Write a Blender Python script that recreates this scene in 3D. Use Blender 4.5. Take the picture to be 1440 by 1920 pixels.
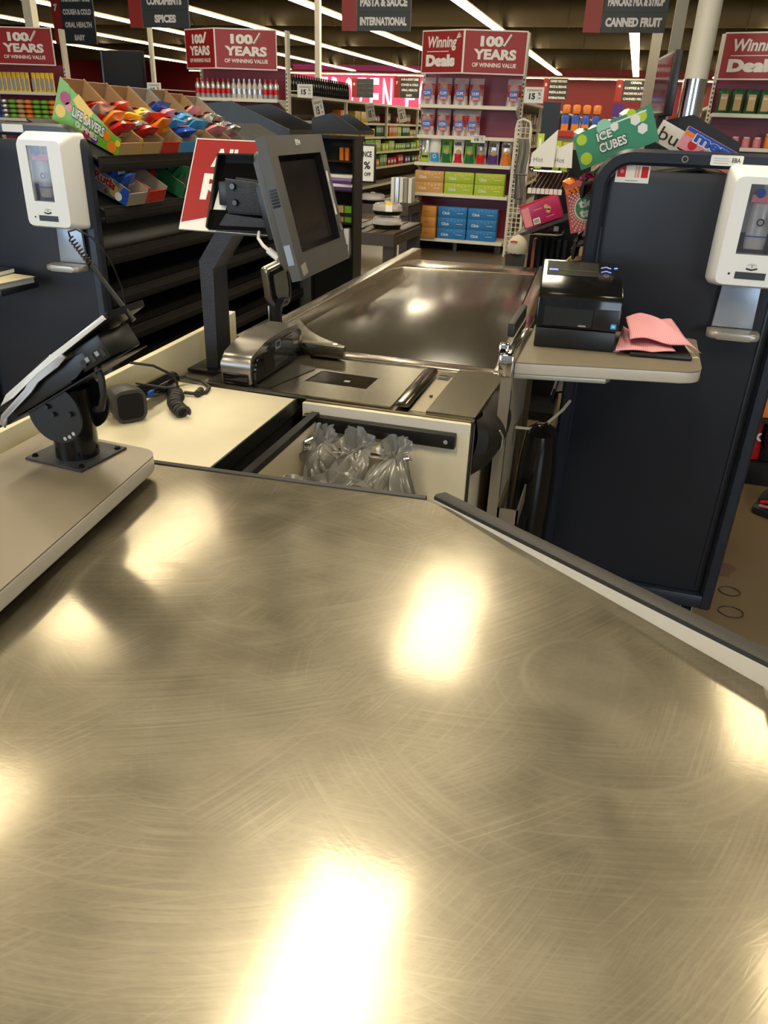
import bpy, bmesh, math, random
import numpy as np
from mathutils import Matrix, Vector, Euler
random.seed(7)
sc = bpy.context.scene
for o in list(bpy.data.objects): bpy.data.objects.remove(o)
COL = sc.collection
PI = math.pi
R = math.radians

# ---------------------------------------------------------------- camera, exposure, light
cam_d = bpy.data.cameras.new('camera'); cam = bpy.data.objects.new('camera', cam_d); COL.objects.link(cam); sc.camera = cam
cam_d.sensor_fit = 'AUTO'; cam_d.sensor_width = 36.0; cam_d.lens = 26.71; cam_d.clip_start = .02; cam_d.clip_end = 200
yaw, pitch, roll = R(15.659), R(27.098), R(-2.153)
fwd = Vector((-math.sin(yaw)*math.cos(pitch), math.cos(yaw)*math.cos(pitch), -math.sin(pitch)))
rgt = Vector((math.cos(yaw), math.sin(yaw), 0)); dwn = fwd.cross(rgt)
r2 = math.cos(roll)*rgt + math.sin(roll)*dwn; d2 = -math.sin(roll)*rgt + math.cos(roll)*dwn
cam.matrix_world = Matrix(((r2.x, -d2.x, -fwd.x, 0), (r2.y, -d2.y, -fwd.y, 0), (r2.z, -d2.z, -fwd.z, 1.45), (0, 0, 0, 1)))
sc.view_settings.view_transform = 'Standard'; sc.view_settings.look = 'None'
sc.view_settings.gamma = 1.0; sc.view_settings.use_curve_mapping = False
sc.view_settings.exposure = 0.0
wd = bpy.data.worlds.new('world'); sc.world = wd; wd.use_nodes = True
wd.node_tree.nodes['Background'].inputs[0].default_value = (.80, .88, 1.0, 1)
wd.node_tree.nodes['Background'].inputs[1].default_value = 0.30
TUBE_POWER = 21.0            # radiance of the fluorescent tubes
NEAR_POWER = 26.0
WINDOW_WATTS = 230.0         # unseen shop front daylight as two area lights, middle left out to cut reflections
for wx, wwid in ((-6.2, 5.5), (4.9, 4.5)):
    la = bpy.data.lights.new('shopfront_daylight', 'AREA'); la.shape = 'RECTANGLE'; la.size = wwid; la.size_y = 2.4
    la.energy = WINDOW_WATTS*wwid/5; la.color = (.66, .83, 1.0)
    lo = bpy.data.objects.new('shopfront_daylight', la); COL.objects.link(lo)
    lo.location = (wx, -4.85, 1.8); lo.rotation_euler = (R(90), 0, 0)

# ---------------------------------------------------------------- materials
MATS = {}
def new_mat(name):
    m = bpy.data.materials.new(name); m.use_nodes = True
    return m, m.node_tree.nodes, m.node_tree.links, m.node_tree.nodes['Principled BSDF']
def mat(name, col, rough=.5, metal=0., bump=0., bscale=200., mottle=0., mscale=20., spec=.5, coat=0., trans=0., alpha=1., sheen=0.):
    """plain procedural material: colour mottled by noise, roughness varied by noise, optional grain"""
    if name in MATS: return MATS[name]
    m, n, l, b = new_mat(name)
    b.inputs['Base Color'].default_value = (*col, 1); b.inputs['Roughness'].default_value = rough
    b.inputs['Metallic'].default_value = metal; b.inputs['Specular IOR Level'].default_value = spec
    b.inputs['Coat Weight'].default_value = coat; b.inputs['Transmission Weight'].default_value = trans; b.inputs['Alpha'].default_value = alpha
    tc = n.new('ShaderNodeTexCoord')
    nz = n.new('ShaderNodeTexNoise'); nz.inputs['Scale'].default_value = mscale; nz.inputs['Detail'].default_value = 4
    l.new(tc.outputs['Object'], nz.inputs['Vector'])
    if mottle > 0:
        mx = n.new('ShaderNodeMix'); mx.data_type = 'RGBA'
        mx.inputs[6].default_value = (*[c*(1-mottle) for c in col], 1); mx.inputs[7].default_value = (*[min(1, c*(1+mottle)) for c in col], 1)
        l.new(nz.outputs[0], mx.inputs[0]); l.new(mx.outputs[2], b.inputs['Base Color'])
    mr = n.new('ShaderNodeMapRange'); mr.inputs[3].default_value = max(0, rough-.06); mr.inputs[4].default_value = min(1, rough+.06)
    l.new(nz.outputs[0], mr.inputs[0]); l.new(mr.outputs[0], b.inputs['Roughness'])
    if bump > 0:
        n2 = n.new('ShaderNodeTexNoise'); n2.inputs['Scale'].default_value = bscale; n2.inputs['Detail'].default_value = 2
        l.new(tc.outputs['Object'], n2.inputs['Vector'])
        bp = n.new('ShaderNodeBump'); bp.inputs['Strength'].default_value = bump; bp.inputs['Distance'].default_value = .002
        l.new(n2.outputs[0], bp.inputs['Height']); l.new(bp.outputs[0], b.inputs['Normal'])
    MATS[name] = m; return m
def emit(name, col, s):
    if name in MATS: return MATS[name]
    m, n, l, b = new_mat(name)
    b.inputs['Base Color'].default_value = (*col, 1)
    b.inputs['Emission Color'].default_value = (*col, 1); b.inputs['Emission Strength'].default_value = s
    MATS[name] = m; return m

def steel_worn():
    """worn stainless top: dust haze, swirls of fine scratches, two gloss lobes"""
    m, n, l, b = new_mat('worn_steel')
    tc = n.new('ShaderNodeTexCoord')
    def noise(scale, rot, sx, sy, det=3, dist=.0):
        mp = n.new('ShaderNodeMapping'); mp.inputs['Rotation'].default_value = (0, 0, R(rot)); mp.inputs['Scale'].default_value = (sx, sy, 1)
        nn = n.new('ShaderNodeTexNoise'); nn.inputs['Scale'].default_value = scale; nn.inputs['Detail'].default_value = det; nn.inputs['Distortion'].default_value = dist
        l.new(tc.outputs['Object'], mp.inputs[0]); l.new(mp.outputs[0], nn.inputs['Vector']); return nn.outputs[0]
    def ramp(x, a, bb, c=0., d=1.):
        r = n.new('ShaderNodeMapRange'); r.inputs[1].default_value = a; r.inputs[2].default_value = bb; r.inputs[3].default_value = c; r.inputs[4].default_value = d
        l.new(x, r.inputs[0]); return r.outputs[0]
    def math_(op, a, bb):
        x = n.new('ShaderNodeMath'); x.operation = op
        for i, v in enumerate((a, bb)):
            if isinstance(v, (int, float)): x.inputs[i].default_value = v
            else: l.new(v, x.inputs[i])
        return x.outputs[0]
    cloud = noise(5.5, 0, 1, 1, 5)
    patch = noise(16, 20, 1, 1, 4)
    grain = noise(170, 8, .55, 1.7, 4)
    # curved scratches: rings around centres scattered over the sheet
    scr = None; swirl = None
    for k, (cx, cy, fr) in enumerate([(.35, .15, 420), (-.55, .95, 380), (.05, 1.25, 460), (-.1, .2, 500), (-.9, .4, 350)]):
        mp = n.new('ShaderNodeMapping'); mp.inputs['Location'].default_value = (-cx, -cy, 0)
        ln = n.new('ShaderNodeVectorMath'); ln.operation = 'LENGTH'
        l.new(tc.outputs['Object'], mp.inputs[0]); l.new(mp.outputs[0], ln.inputs[0])
        nn = n.new('ShaderNodeTexNoise'); nn.noise_dimensions = '4D'; nn.inputs['Scale'].default_value = 1.7; nn.inputs['Detail'].default_value = 1
        wv = math_('MULTIPLY', ln.outputs[1], fr)
        l.new(wv, nn.inputs['W']); l.new(tc.outputs['Object'], nn.inputs['Vector'])
        msk = ramp(noise(9+k, 31*k, 1, 1, 2), .50, .60)
        v = math_('MULTIPLY', ramp(nn.outputs[0], .60, .70), msk)
        w2 = math_('MULTIPLY', ramp(nn.outputs[0], .30, .70), ramp(noise(3.1+.7*k, 57*k, 1, 1, 2), .44, .60))
        swirl = w2 if swirl is None else math_('MAXIMUM', swirl, w2)
        scr = v if scr is None else math_('MAXIMUM', scr, v)
    cc = n.new('ShaderNodeMix'); cc.data_type = 'RGBA'
    cc.inputs[6].default_value = (.205, .181, .136, 1); cc.inputs[7].default_value = (.345, .310, .240, 1)
    fac = math_('ADD', math_('MULTIPLY', ramp(cloud, .35, .68), .45), math_('ADD', math_('MULTIPLY', ramp(grain, .3, .7), .14), math_('ADD', math_('MULTIPLY', ramp(patch, .4, .65), .16), math_('MULTIPLY', swirl, .10))))
    l.new(fac, cc.inputs[0])
    c2 = n.new('ShaderNodeMix'); c2.data_type = 'RGBA'; c2.inputs[7].default_value = (.40, .37, .30, 1)
    l.new(math_('MULTIPLY', scr, .13), c2.inputs[0]); l.new(cc.outputs[2], c2.inputs[6])
    l.new(c2.outputs[2], b.inputs['Base Color'])
    b.inputs['Metallic'].default_value = 1.0
    l.new(ramp(cloud, .3, .7, .10, .17), b.inputs['Roughness'])
    bp = n.new('ShaderNodeBump'); bp.inputs['Strength'].default_value = .07; bp.inputs['Distance'].default_value = .001
    l.new(math_('ADD', math_('MULTIPLY', grain, .35), math_('ADD', math_('MULTIPLY', scr, .07), math_('MULTIPLY', swirl, .09))), bp.inputs['Height']); l.new(bp.outputs[0], b.inputs['Normal'])
    g2 = n.new('ShaderNodeBsdfGlossy'); l.new(ramp(patch, .3, .7, .33, .42), g2.inputs['Roughness']); l.new(c2.outputs[2], g2.inputs['Color']); l.new(bp.outputs[0], g2.inputs['Normal'])
    df = n.new('ShaderNodeBsdfDiffuse'); l.new(c2.outputs[2], df.inputs['Color'])
    m1 = n.new('ShaderNodeMixShader'); l.new(ramp(swirl, .1, .9, .60, .74), m1.inputs[0]); l.new(b.outputs[0], m1.inputs[1]); l.new(g2.outputs[0], m1.inputs[2])
    m2 = n.new('ShaderNodeMixShader'); m2.inputs[0].default_value = .06; l.new(m1.outputs[0], m2.inputs[1]); l.new(df.outputs[0], m2.inputs[2])
    l.new(m2.outputs[0], n['Material Output'].inputs[0]); return m
def brushed(name, col, rough, sx, sy, spread=.25):
    m, n, l, b = new_mat(name)
    tc = n.new('ShaderNodeTexCoord'); mp = n.new('ShaderNodeMapping'); mp.inputs['Scale'].default_value = (sx, sy, 4)
    nn = n.new('ShaderNodeTexNoise'); nn.inputs['Scale'].default_value = 40; nn.inputs['Detail'].default_value = 3
    l.new(tc.outputs['Object'], mp.inputs[0]); l.new(mp.outputs[0], nn.inputs['Vector'])
    mx = n.new('ShaderNodeMix'); mx.data_type = 'RGBA'
    mx.inputs[6].default_value = (*[c*(1-spread) for c in col], 1); mx.inputs[7].default_value = (*[min(1, c*(1+spread)) for c in col], 1)
    l.new(nn.outputs[0], mx.inputs[0]); l.new(mx.outputs[2], b.inputs['Base Color'])
    b.inputs['Metallic'].default_value = 1; b.inputs['Roughness'].default_value = rough
    bp = n.new('ShaderNodeBump'); bp.inputs['Strength'].default_value = .12; bp.inputs['Distance'].default_value = .001
    l.new(nn.outputs[0], bp.inputs['Height']); l.new(bp.outputs[0], b.inputs['Normal'])
    MATS[name] = m; return m
STEEL = steel_worn()
DECK = brushed('deck_steel', (.30, .27, .205), .25, 1, 9)
RAIL = brushed('rail_steel', (.58, .54, .46), .24, 9, 1)
SCRATCHED = brushed('slide_steel', (.66, .58, .50), .20, 2, 9, .35)
CHROME = mat('chrome', (.80, .79, .77), .10, 1)
BELT = mat('belt_rubber', (.045, .038, .028), .18, 0, .02, 900, .10, 5, .8)
CREAM = mat('cream_laminate', (.70, .63, .46), .42, 0, 0, 1, .10, 14)
CREAMW = mat('pale_laminate', (.72, .67, .58), .45, 0, 0, 1, .05, 60)
BOARD = mat('cream_board', (.66, .58, .38), .4, 0, 0, 1, .06, 9)
TAUPE = mat('taupe_laminate', (.215, .18, .13), .36, 0, .03, 500, .06, 30)
TAUPE_EDGE = mat('ledge_edge', (.52, .47, .38), .35, 0, 0, 1, .05, 30)
BLACK = mat('black_plastic', (.006, .006, .006), .38, 0, .02, 300)
GLOSSB = mat('gloss_black', (.005, .005, .005), .12, 0, 0, 1)
RUB = mat('black_rubber', (.020, .018, .016), .55, 0, .1, 200)
CRINKLE = mat('crinkle_black', (.040, .042, .050), .36, .4, .9, 420, .2, 60)
NAVY = mat('navy_paint', (.0145, .0175, .026), .44, 0, .03, 160, .06, 5)
NAVYT = mat('navy_tube', (.013, .017, .028), .36, 0, .03, 160, .06, 5)
DARKM = mat('dark_rack_metal', (.0045, .004, .004), .65, 0., 0, 1)
RACKE = mat('rack_edge', (.045, .036, .028), .30, .5, 0, 1)
WHITE = mat('white_plastic', (.86, .85, .82), .38, 0, 0, 1)
PAPER = mat('white_paper', (.80, .78, .74), .7)
SHELFW = mat('cream_shelf', (.80, .75, .63), .5, 0, 0, 1, .04, 10)
SHELFD = mat('shelf_back', (.27, .22, .16), .6, 0, 0, 1, .06, 6)
WINE = mat('wine_back_panel', (.22, .022, .045), .42, 0, 0, 1, .06, 3)
REDS = mat('sign_red', (.33, .011, .011), .42, 0, 0, 1, .04, 3)
WHITEINK = mat('white_ink', (.85, .80, .74), .5)
SIGNK = mat('sign_charcoal', (.035, .042, .045), .5)
SIGNR = mat('aisle_sign_red', (.33, .020, .012), .45)
INK = mat('black_ink', (.012, .012, .014), .5)
GREYINK = mat('grey_ink', (.30, .30, .30), .5)
PLATG = mat('grey_stem', (.34, .38, .44), .30, .3, 0, 1)
TRAYG = mat('grey_drip_tray', (.42, .39, .33), .3, .4)
CARD = mat('cardboard', (.40, .25, .115), .75, 0, .05, 200, .10, 12)
CARDG = mat('grey_board', (.36, .30, .23), .7, 0, .05, 200, .08, 12)
GLASS = mat('clear_glass', (.95, .97, .97), .04, 0, 0, 1, trans=1.)
FILM = mat('clear_film', (.80, .74, .74), .10, 0, .3, 60, alpha=.34)
TUBE = emit('fluorescent_tube', (1.0, .87, .62), TUBE_POWER)
NTUBE = emit('fluorescent_tube_near', (1.0, .88, .64), NEAR_POWER); NTUBE2 = emit('fluorescent_tube_weak', (1.0, .86, .60), NEAR_POWER*.72)  # second tube is set weaker to soften its glows on the steel
def cmat(name, col, rough=.4, **k): return mat(name, col, rough, **k)
RED = cmat('candy_red', (.55, .015, .015), .28); GREEN = cmat('candy_green', (.16, .42, .03), .32); YEL = cmat('candy_yellow', (.85, .55, .03), .32)
ORA = cmat('candy_orange', (.80, .22, .02), .32); BLU = cmat('candy_blue', (.02, .08, .42), .30); SKY = cmat('candy_sky', (.04, .33, .70), .32)
LIME = cmat('lime_print', (.45, .62, .03), .4); PINK = cmat('pink_print', (.75, .26, .30), .4); MAG = cmat('magenta_print', (.40, .012, .09), .35)
PURP = cmat('purple_print', (.10, .03, .20), .4); DGREEN = cmat('deep_green', (.012, .13, .045), .35); BROWN = cmat('brown_print', (.17, .06, .02), .4)
SILVER = cmat('silver_foil', (.60, .60, .60), .22, metal=.7); TAN = cmat('tan_print', (.55, .36, .15), .5); MINT = cmat('mint_print', (.055, .27, .155), .35)

# ---------------------------------------------------------------- mesh builder
_txt = {}
def text2d(s, bold):
    key = (s, bold)
    if key not in _txt:
        cu = bpy.data.curves.new('t', 'FONT'); cu.body = s; cu.offset = bold; cu.resolution_u = 3
        ob = bpy.data.objects.new('t', cu); COL.objects.link(ob)
        dg = bpy.context.evaluated_depsgraph_get(); dg.update()
        me = ob.evaluated_get(dg).to_mesh()
        v = [(p.co.x, p.co.y) for p in me.vertices]; f = [tuple(p.vertices) for p in me.polygons]
        bpy.data.objects.remove(ob); bpy.data.curves.remove(cu)
        x0 = min(p[0] for p in v); x1 = max(p[0] for p in v); y0 = min(p[1] for p in v); y1 = max(p[1] for p in v)
        _txt[key] = ([((x-x0)/(x1-x0), (y-y0)/(y1-y0)) for x, y in v], f)
    return _txt[key]
class MB:
    def __init__(s, M=None): s.v = []; s.f = []; s.fm = []; s.mats = []; s.M = M or Matrix()
    def mi(s, m):
        if m not in s.mats: s.mats.append(m)
        return s.mats.index(m)
    def add(s, vs, fs, m):
        b = len(s.v); s.v += [s.M @ Vector(p) for p in vs]; k = s.mi(m)
        s.f += [tuple(b+i for i in f) for f in fs]; s.fm += [k]*len(fs); return s
    def bm(s, bm, m):
        bmesh.ops.recalc_face_normals(bm, faces=bm.faces)
        bm.verts.index_update(); vs = [p.co.copy() for p in bm.verts]; fs = [tuple(q.index for q in f.verts) for f in bm.faces]; bm.free(); return s.add(vs, fs, m)
    def box(s, c, d, m, bev=0., rot=None, seg=2):
        bm = bmesh.new(); bmesh.ops.create_cube(bm, size=1); bmesh.ops.scale(bm, vec=d, verts=bm.verts)
        if bev > 0: bmesh.ops.bevel(bm, geom=bm.edges[:], offset=min(bev, min(d)*.45), segments=seg, affect='EDGES', profile=.5)
        Mx = Matrix.Translation(c) @ (Euler(rot).to_matrix().to_4x4() if rot else Matrix())
        bmesh.ops.transform(bm, matrix=Mx, verts=bm.verts); return s.bm(bm, m)
    def box2(s, a, b, m, bev=0.): return s.box([(x+y)/2 for x, y in zip(a, b)], [abs(y-x) for x, y in zip(a, b)], m, bev)
    def prism(s, pts, a0, a1, m, axis='z', bev=0., seg=2):
        """polygon extruded along an axis; pts in the two other axes (x: y,z / y: x,z / z: x,y)"""
        def P(p, a): return {'z': (p[0], p[1], a), 'y': (p[0], a, p[1]), 'x': (a, p[0], p[1])}[axis]
        bm = bmesh.new(); lo = [bm.verts.new(P(p, a0)) for p in pts]; hi = [bm.verts.new(P(p, a1)) for p in pts]
        n = len(pts); bm.faces.new(lo[::-1]); bm.faces.new(hi)
        for i in range(n): bm.faces.new((lo[i], lo[(i+1) % n], hi[(i+1) % n], hi[i]))
        if bev > 0:
            ed = [e for e in bm.edges if any(f in (bm.faces[:][0], bm.faces[:][1]) for f in e.link_faces)]
            bmesh.ops.bevel(bm, geom=ed, offset=bev, segments=seg, affect='EDGES', profile=.5)
        return s.bm(bm, m)
    def quad(s, pts, m): return s.add(pts, [tuple(range(len(pts)))], m)
    def tube(s, pts, r, m, seg=8, closed=False, caps=True):
        pts = [Vector(p) for p in pts]; n = len(pts); vs = []; fs = []; up = None
        for i, p in enumerate(pts):
            a = pts[(i-1) % n] if (closed or i > 0) else p; b = pts[(i+1) % n] if (closed or i < n-1) else p
            t = (b-a).normalized()
            if up is None: up = t.orthogonal().normalized()
            up = (up - t*up.dot(t)); up = up.normalized() if up.length > 1e-6 else t.orthogonal().normalized()
            sd = t.cross(up); rr = r[i] if isinstance(r, (list, tuple)) else r
            vs += [p + rr*(math.cos(2*PI*k/seg)*up + math.sin(2*PI*k/seg)*sd) for k in range(seg)]
        for i in range(n if closed else n-1):
            j = (i+1) % n
            fs += [(i*seg+k, i*seg+(k+1) % seg, j*seg+(k+1) % seg, j*seg+k) for k in range(seg)]
        if not closed and caps: fs += [tuple(range(seg))[::-1], tuple((n-1)*seg+k for k in range(seg))]
        return s.add(vs, fs, m)
    def cyl(s, a, b, r, m, r2=None, seg=20): return s.tube([a, b], [r, r if r2 is None else r2], m, seg)
    def lathe(s, prof, c, m, seg=16, sx=1., sy=1.):
        vs = []; fs = []; n = len(prof)
        for r_, z in prof: vs += [(c[0]+sx*r_*math.cos(2*PI*k/seg), c[1]+sy*r_*math.sin(2*PI*k/seg), c[2]+z) for k in range(seg)]
        for i in range(n-1): fs += [(i*seg+k, i*seg+(k+1) % seg, (i+1)*seg+(k+1) % seg, (i+1)*seg+k) for k in range(seg)]
        fs += [tuple(range(seg))[::-1], tuple((n-1)*seg+k for k in range(seg))]
        return s.add(vs, fs, m)
    def grid(s, fn, nu, nv, m):
        vs = [fn(i/nu, j/nv) for j in range(nv+1) for i in range(nu+1)]; w = nu+1
        return s.add(vs, [(j*w+i, j*w+i+1, (j+1)*w+i+1, (j+1)*w+i) for j in range(nv) for i in range(nu)], m)
    def text(s, st, o, xd, ud, w, h, m, bold=.02):
        """lettering stretched into a w x h box whose lower left corner is o, running along xd, upright along ud"""
        v, f = text2d(st, bold); o = Vector(o); xd = Vector(xd).normalized(); ud = Vector(ud).normalized()
        return s.add([o + xd*(x*w) + ud*(y*h) for x, y in v], f, m)
    def disc(s, c, nx, ny, r, m, seg=20, r_in=0.):
        c = Vector(c); nx = Vector(nx).normalized(); ny = Vector(ny).normalized()
        ring = lambda q: [c + q*(math.cos(2*PI*k/seg)*nx + math.sin(2*PI*k/seg)*ny) for k in range(seg)]
        if r_in <= 0: return s.add(ring(r), [tuple(range(seg))], m)
        return s.add(ring(r)+ring(r_in), [(k, (k+1) % seg, seg+(k+1) % seg, seg+k) for k in range(seg)], m)
    def build(s, name, parent=None, world=True, angle=38, thick=0., sub=0):
        me = bpy.data.meshes.new(name)
        vs = s.v
        if parent is not None and world:
            inv = root_matrix(parent).inverted(); vs = [inv @ p for p in s.v]
        me.from_pydata([tuple(p) for p in vs], [], s.f)
        for m in s.mats: me.materials.append(m)
        me.polygons.foreach_set('material_index', s.fm); me.polygons.foreach_set('use_smooth', [True]*len(s.f))
        me.update(); me.set_sharp_from_angle(angle=R(angle))
        o = bpy.data.objects.new(name, me); COL.objects.link(o)
        if thick:
            md = o.modifiers.new('solid', 'SOLIDIFY'); md.thickness = thick; md.offset = 0
        if sub:
            md = o.modifiers.new('sub', 'SUBSURF'); md.levels = sub; md.render_levels = sub
        if parent is not None: o.parent = parent
        return o
def root_matrix(o):
    M = Matrix()
    while o is not None:
        M = Matrix.LocRotScale(o.location, o.rotation_euler, o.scale) @ M; o = o.parent
    return M
def thing(name, label, cat, loc=(0, 0, 0), rot=(0, 0, 0), group=None):
    o = bpy.data.objects.new(name, None); COL.objects.link(o); o.location = loc; o.rotation_euler = rot; o.empty_display_size = .1
    o['label'] = label; o['category'] = cat
    if group: o['group'] = group
    return o
def tag(o, label, cat, group=None):
    o['label'] = label; o['category'] = cat
    if group: o['group'] = group
    return o
def struct(o): o['kind'] = 'structure'; return o
def part(o, label): o['label'] = label; return o
def copy_tree(o, parent=None):
    c = o.copy(); COL.objects.link(c)
    if parent is not None: c.parent = parent
    for ch in [q for q in KIDS.get(o.name, [])]: copy_tree(ch, c)
    return c
KIDS = {}
def register(o):
    """remember a prototype's children so that copies can be made without scanning the scene"""
    KIDS[o.name] = [q for q in bpy.data.objects if q.parent == o]
    for q in KIDS[o.name]: register(q)
    return o
def dup(o, loc, rot=None, label=None, group=None):
    c = copy_tree(o); c.location = loc
    if rot is not None: c.rotation_euler = rot
    if label: c['label'] = label
    if group: c['group'] = group
    return c
ORD = ['first', 'second', 'third', 'fourth', 'fifth', 'sixth', 'seventh', 'eighth', 'ninth', 'tenth', 'eleventh', 'twelfth', 'thirteenth', 'fourteenth', 'fifteenth', 'sixteenth', 'seventeenth', 'eighteenth']
def frame(o, x, z):
    """matrix of a local frame with origin o, x axis x and z axis as near to z as possible"""
    x = Vector(x).normalized(); z = Vector(z); z = (z - x*z.dot(x)).normalized(); y = z.cross(x)
    M = Matrix((x, y, z)).transposed().to_4x4(); M.translation = o; return M
# ================================================================= the hall
FLOORM = mat('polished_concrete', (.135, .096, .050), .34, 0, .05, 30, .22, 1.6)
CEILM = mat('ceiling_deck', (.045, .034, .016), .8, 0, 0, 1, .2, 1)
BEAMM = mat('ceiling_steel', (.07, .052, .026), .6); DUCTM = mat('duct_wrap', (.10, .073, .033), .6, 0, .2, 8, .12, 2)
WALLR = mat('wall_red', (.17, .006, .006), .6, 0, 0, 1, .1, 1); WALLC = mat('wall_cream', (.55, .50, .40), .7)
X0, X1, Y0, Y1, ZC = -40., 14., -5., 60., 6.6
def slab(name, a, b, m): return struct(MB().box2(a, b, m).build(name))
slab('floor', (X0, Y0, -.1), (X1, Y1, 0), FLOORM)
slab('ceiling', (X0, Y0, ZC), (X1, Y1, ZC+.1), CEILM)
slab('wall_back', (X0, Y1, 0), (X1, Y1+.15, ZC), WALLR)
slab('wall_left', (X0-.15, Y0, 0), (X0, Y1, ZC), WALLR)
slab('wall_right', (X1, Y0, 0), (X1+.15, Y1, ZC), WALLC)
b = MB(); b.box2((X0, Y0-.15, 0), (X1, Y0, .5), WALLC); b.box2((X0, Y0-.15, 3.1), (X1, Y0, ZC), WALLC)
for x in (X0+.5, -14, -8.2, 6.2, 10): b.box2((x, Y0-.15, .5), (x+.4, Y0, 3.1), WALLC)
struct(b.build('wall_front'))
w = struct(MB().box2((-7.8, Y0-.10, .5), (6.2, Y0-.08, 3.1), GLASS).build('window_1'))
b = MB()
for x in (-7.8, -5.0, -2.2, .6, 3.4, 6.14): b.box2((x, Y0-.13, .5), (x+.06, Y0-.05, 3.1), BLACK)
b.build('window_frame', w)
for k, y in enumerate([9, 13, 17, 21, 25, 29.5, 34, 39, 45, 51]):
    b = MB(); b.box2((X0, y, 5.7), (X1, y+.08, 5.78), BEAMM); b.box2((X0, y, 6.3), (X1, y+.12, 6.45), BEAMM)
    for i in range(0, 54): b.cyl((X0+i, y+.04, 5.74), (X0+i+.5, y+.04, 6.35), .02, BEAMM, seg=4)
    struct(b.build(f'trim_{k+1}'))
for k, (y, z, r_) in enumerate([(15, 5.15, .42), (23, 5.4, .5), (33, 5.2, .45), (42, 5.3, .5), (52, 5.2, .6)]):
    b = MB(); b.cyl((X0+.2, y, z), (X1-.2, y, z), r_, DUCTM, seg=18)
    for i in range(0, 52, 4): b.cyl((X0+1+i, y, z+r_*.9), (X0+1+i, y, 6.6), .015, BEAMM, seg=4)
    for i in range(0, 52, 3): b.tube([(X0+1+i, y+r_*1.02*math.cos(a), z+r_*1.02*math.sin(a)) for a in [2*PI*q/18 for q in range(18)]], .02, BEAMM, 4, closed=True)
    tag(b.build('air_duct'), f'tan wrapped air duct crossing under the dark roof, {ORD[k]} from the checkouts', 'duct')
# ---- lit sign on the far wall
FRO = thing('frozen_sign', 'large pink wall sign with tall white letters on the far red wall', 'sign', (-16.5, 59.98, 3))
PINKL = emit('lit_pink', (.62, .05, .13), .62); LETL = emit('lit_white', (.95, .72, .86), 1.0)
MB().box2((-25, 59.88, 1.75), (-9.6, 59.99, 4.55), PINKL).build('sign_board', FRO)
for k, ch in enumerate('FROZEN'): MB().text(ch, (-22.95+.98*k, 59.85, 1.95), (1, 0, 0), (0, 0, 1), .70, 2.35, LETL, .02).build('letter', FRO)
for k, ch in enumerate('FOODS'): MB().text(ch, (-16.35+.98*k, 59.85, 1.95), (1, 0, 0), (0, 0, 1), .70, 2.35, LETL, .02).build('letter', FRO)
PURPW = emit('purple_glow', (.20, .012, .075), .5)  # purple wash around the lit sign, put on the wall as an emissive sheet
tag(MB().box2((-25, 59.9, 4.75), (-9.6, 59.99, 5.9), PURPW).build('wall_glow'), 'dim magenta glow on the wall above the pink wall sign', 'panel')
# ---- fluorescent strips
HOUS = mat('fixture_housing', (.6, .55, .42), .5)
def strip(x, ya, yb, z, label, w=.24, m=TUBE, along='y', grp=None):
    t = thing('light_strip', label, 'ceiling light', (x, ya, z), group=grp)
    b = MB(); c = MB(); d = MB()
    if along == 'y':
        b.box2((x-w/2, ya, z), (x+w/2, yb, z+.02), m); c.box2((x-w*.42, ya, z+.021), (x+w*.42, yb, z+.09), HOUS)
        for i in range(max(1, int((yb-ya)/6))+1):
            yy = min(yb-.05, ya+.05+6*i); 
            for dy in (15, 23, 33, 42, 52):
                if abs(yy-dy) < .7: yy = dy+.75
            d.cyl((x, min(yy, yb-.02), z+.09), (x, min(yy, yb-.02), ZC), .008, BEAMM, seg=4)
    else:
        b.box2((ya, x-w/2, z), (yb, x+w/2, z+.02), m); c.box2((ya, x-w*.42, z+.021), (yb, x+w*.42, z+.09), HOUS)
        for i in range(int((yb-ya)/6)+1): d.cyl((ya+.05+6*i, x, z+.09), (ya+.05+6*i, x, ZC), .008, BEAMM, seg=4)
    b.build('tube', t); c.build('housing', t); d.build('hanger', t); return t
runs = [(3.95, 13, 'right of the white column'), (-.65, 14, 'above the aisle with the pancake mix sign'), (-5.3, 13.5, 'above the pasta and sauce sign'), (-10.05, 13.9, 'above the condiments sign'),
        (-14.5, 14, 'fifth from the right'), (-19.0, 18, 'sixth from the right'), (-23.65, 20, 'seventh from the right'), (-28.9, 24, 'eighth from the right')]
for x, ya, lb in runs: strip(x, ya, 56, 4.5, f'long light strip running to the store back, {lb}', .34)
for k, y in enumerate((57.2, 58.6)): strip(y, -32, 9, 4.35+.1*k, ['nearer of two light rows crossing before the far red wall', 'farther of two light rows crossing before the far red wall'][k], .2, along='x')
for x, ya, yb, lb in [(-.92, 1.35, 3.15, 'over the near end of the bagging counter'), (-1.05, 5.15, 6.75, 'over the belt'), (-4.25, 4.5, 7.3, 'left, over the candy rack lane'), (-3.6, 1.9, 3.1, 'left, over the next lane'),
                      (1.75, 2.2, 3.4, 'right of the bagging counter'), (1.75, 4.9, 6.3, 'over the right candy rack'), (-4.4, 15.2, 19, 'between the near aisles'), (-.9, -3.4, -1.2, 'behind the bagging counter'), (-4.4, -3.4, -1.0, 'behind the left lane'), (2.6, -3.4, -1.0, 'behind the right lane'), (-7.6, 3, 6, 'far left front lane')]:
    strip(x, ya, yb, 4.5, f'short warm white ceiling light {lb}', .62, NTUBE2 if x > 1 or x < -3 else NTUBE)
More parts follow.
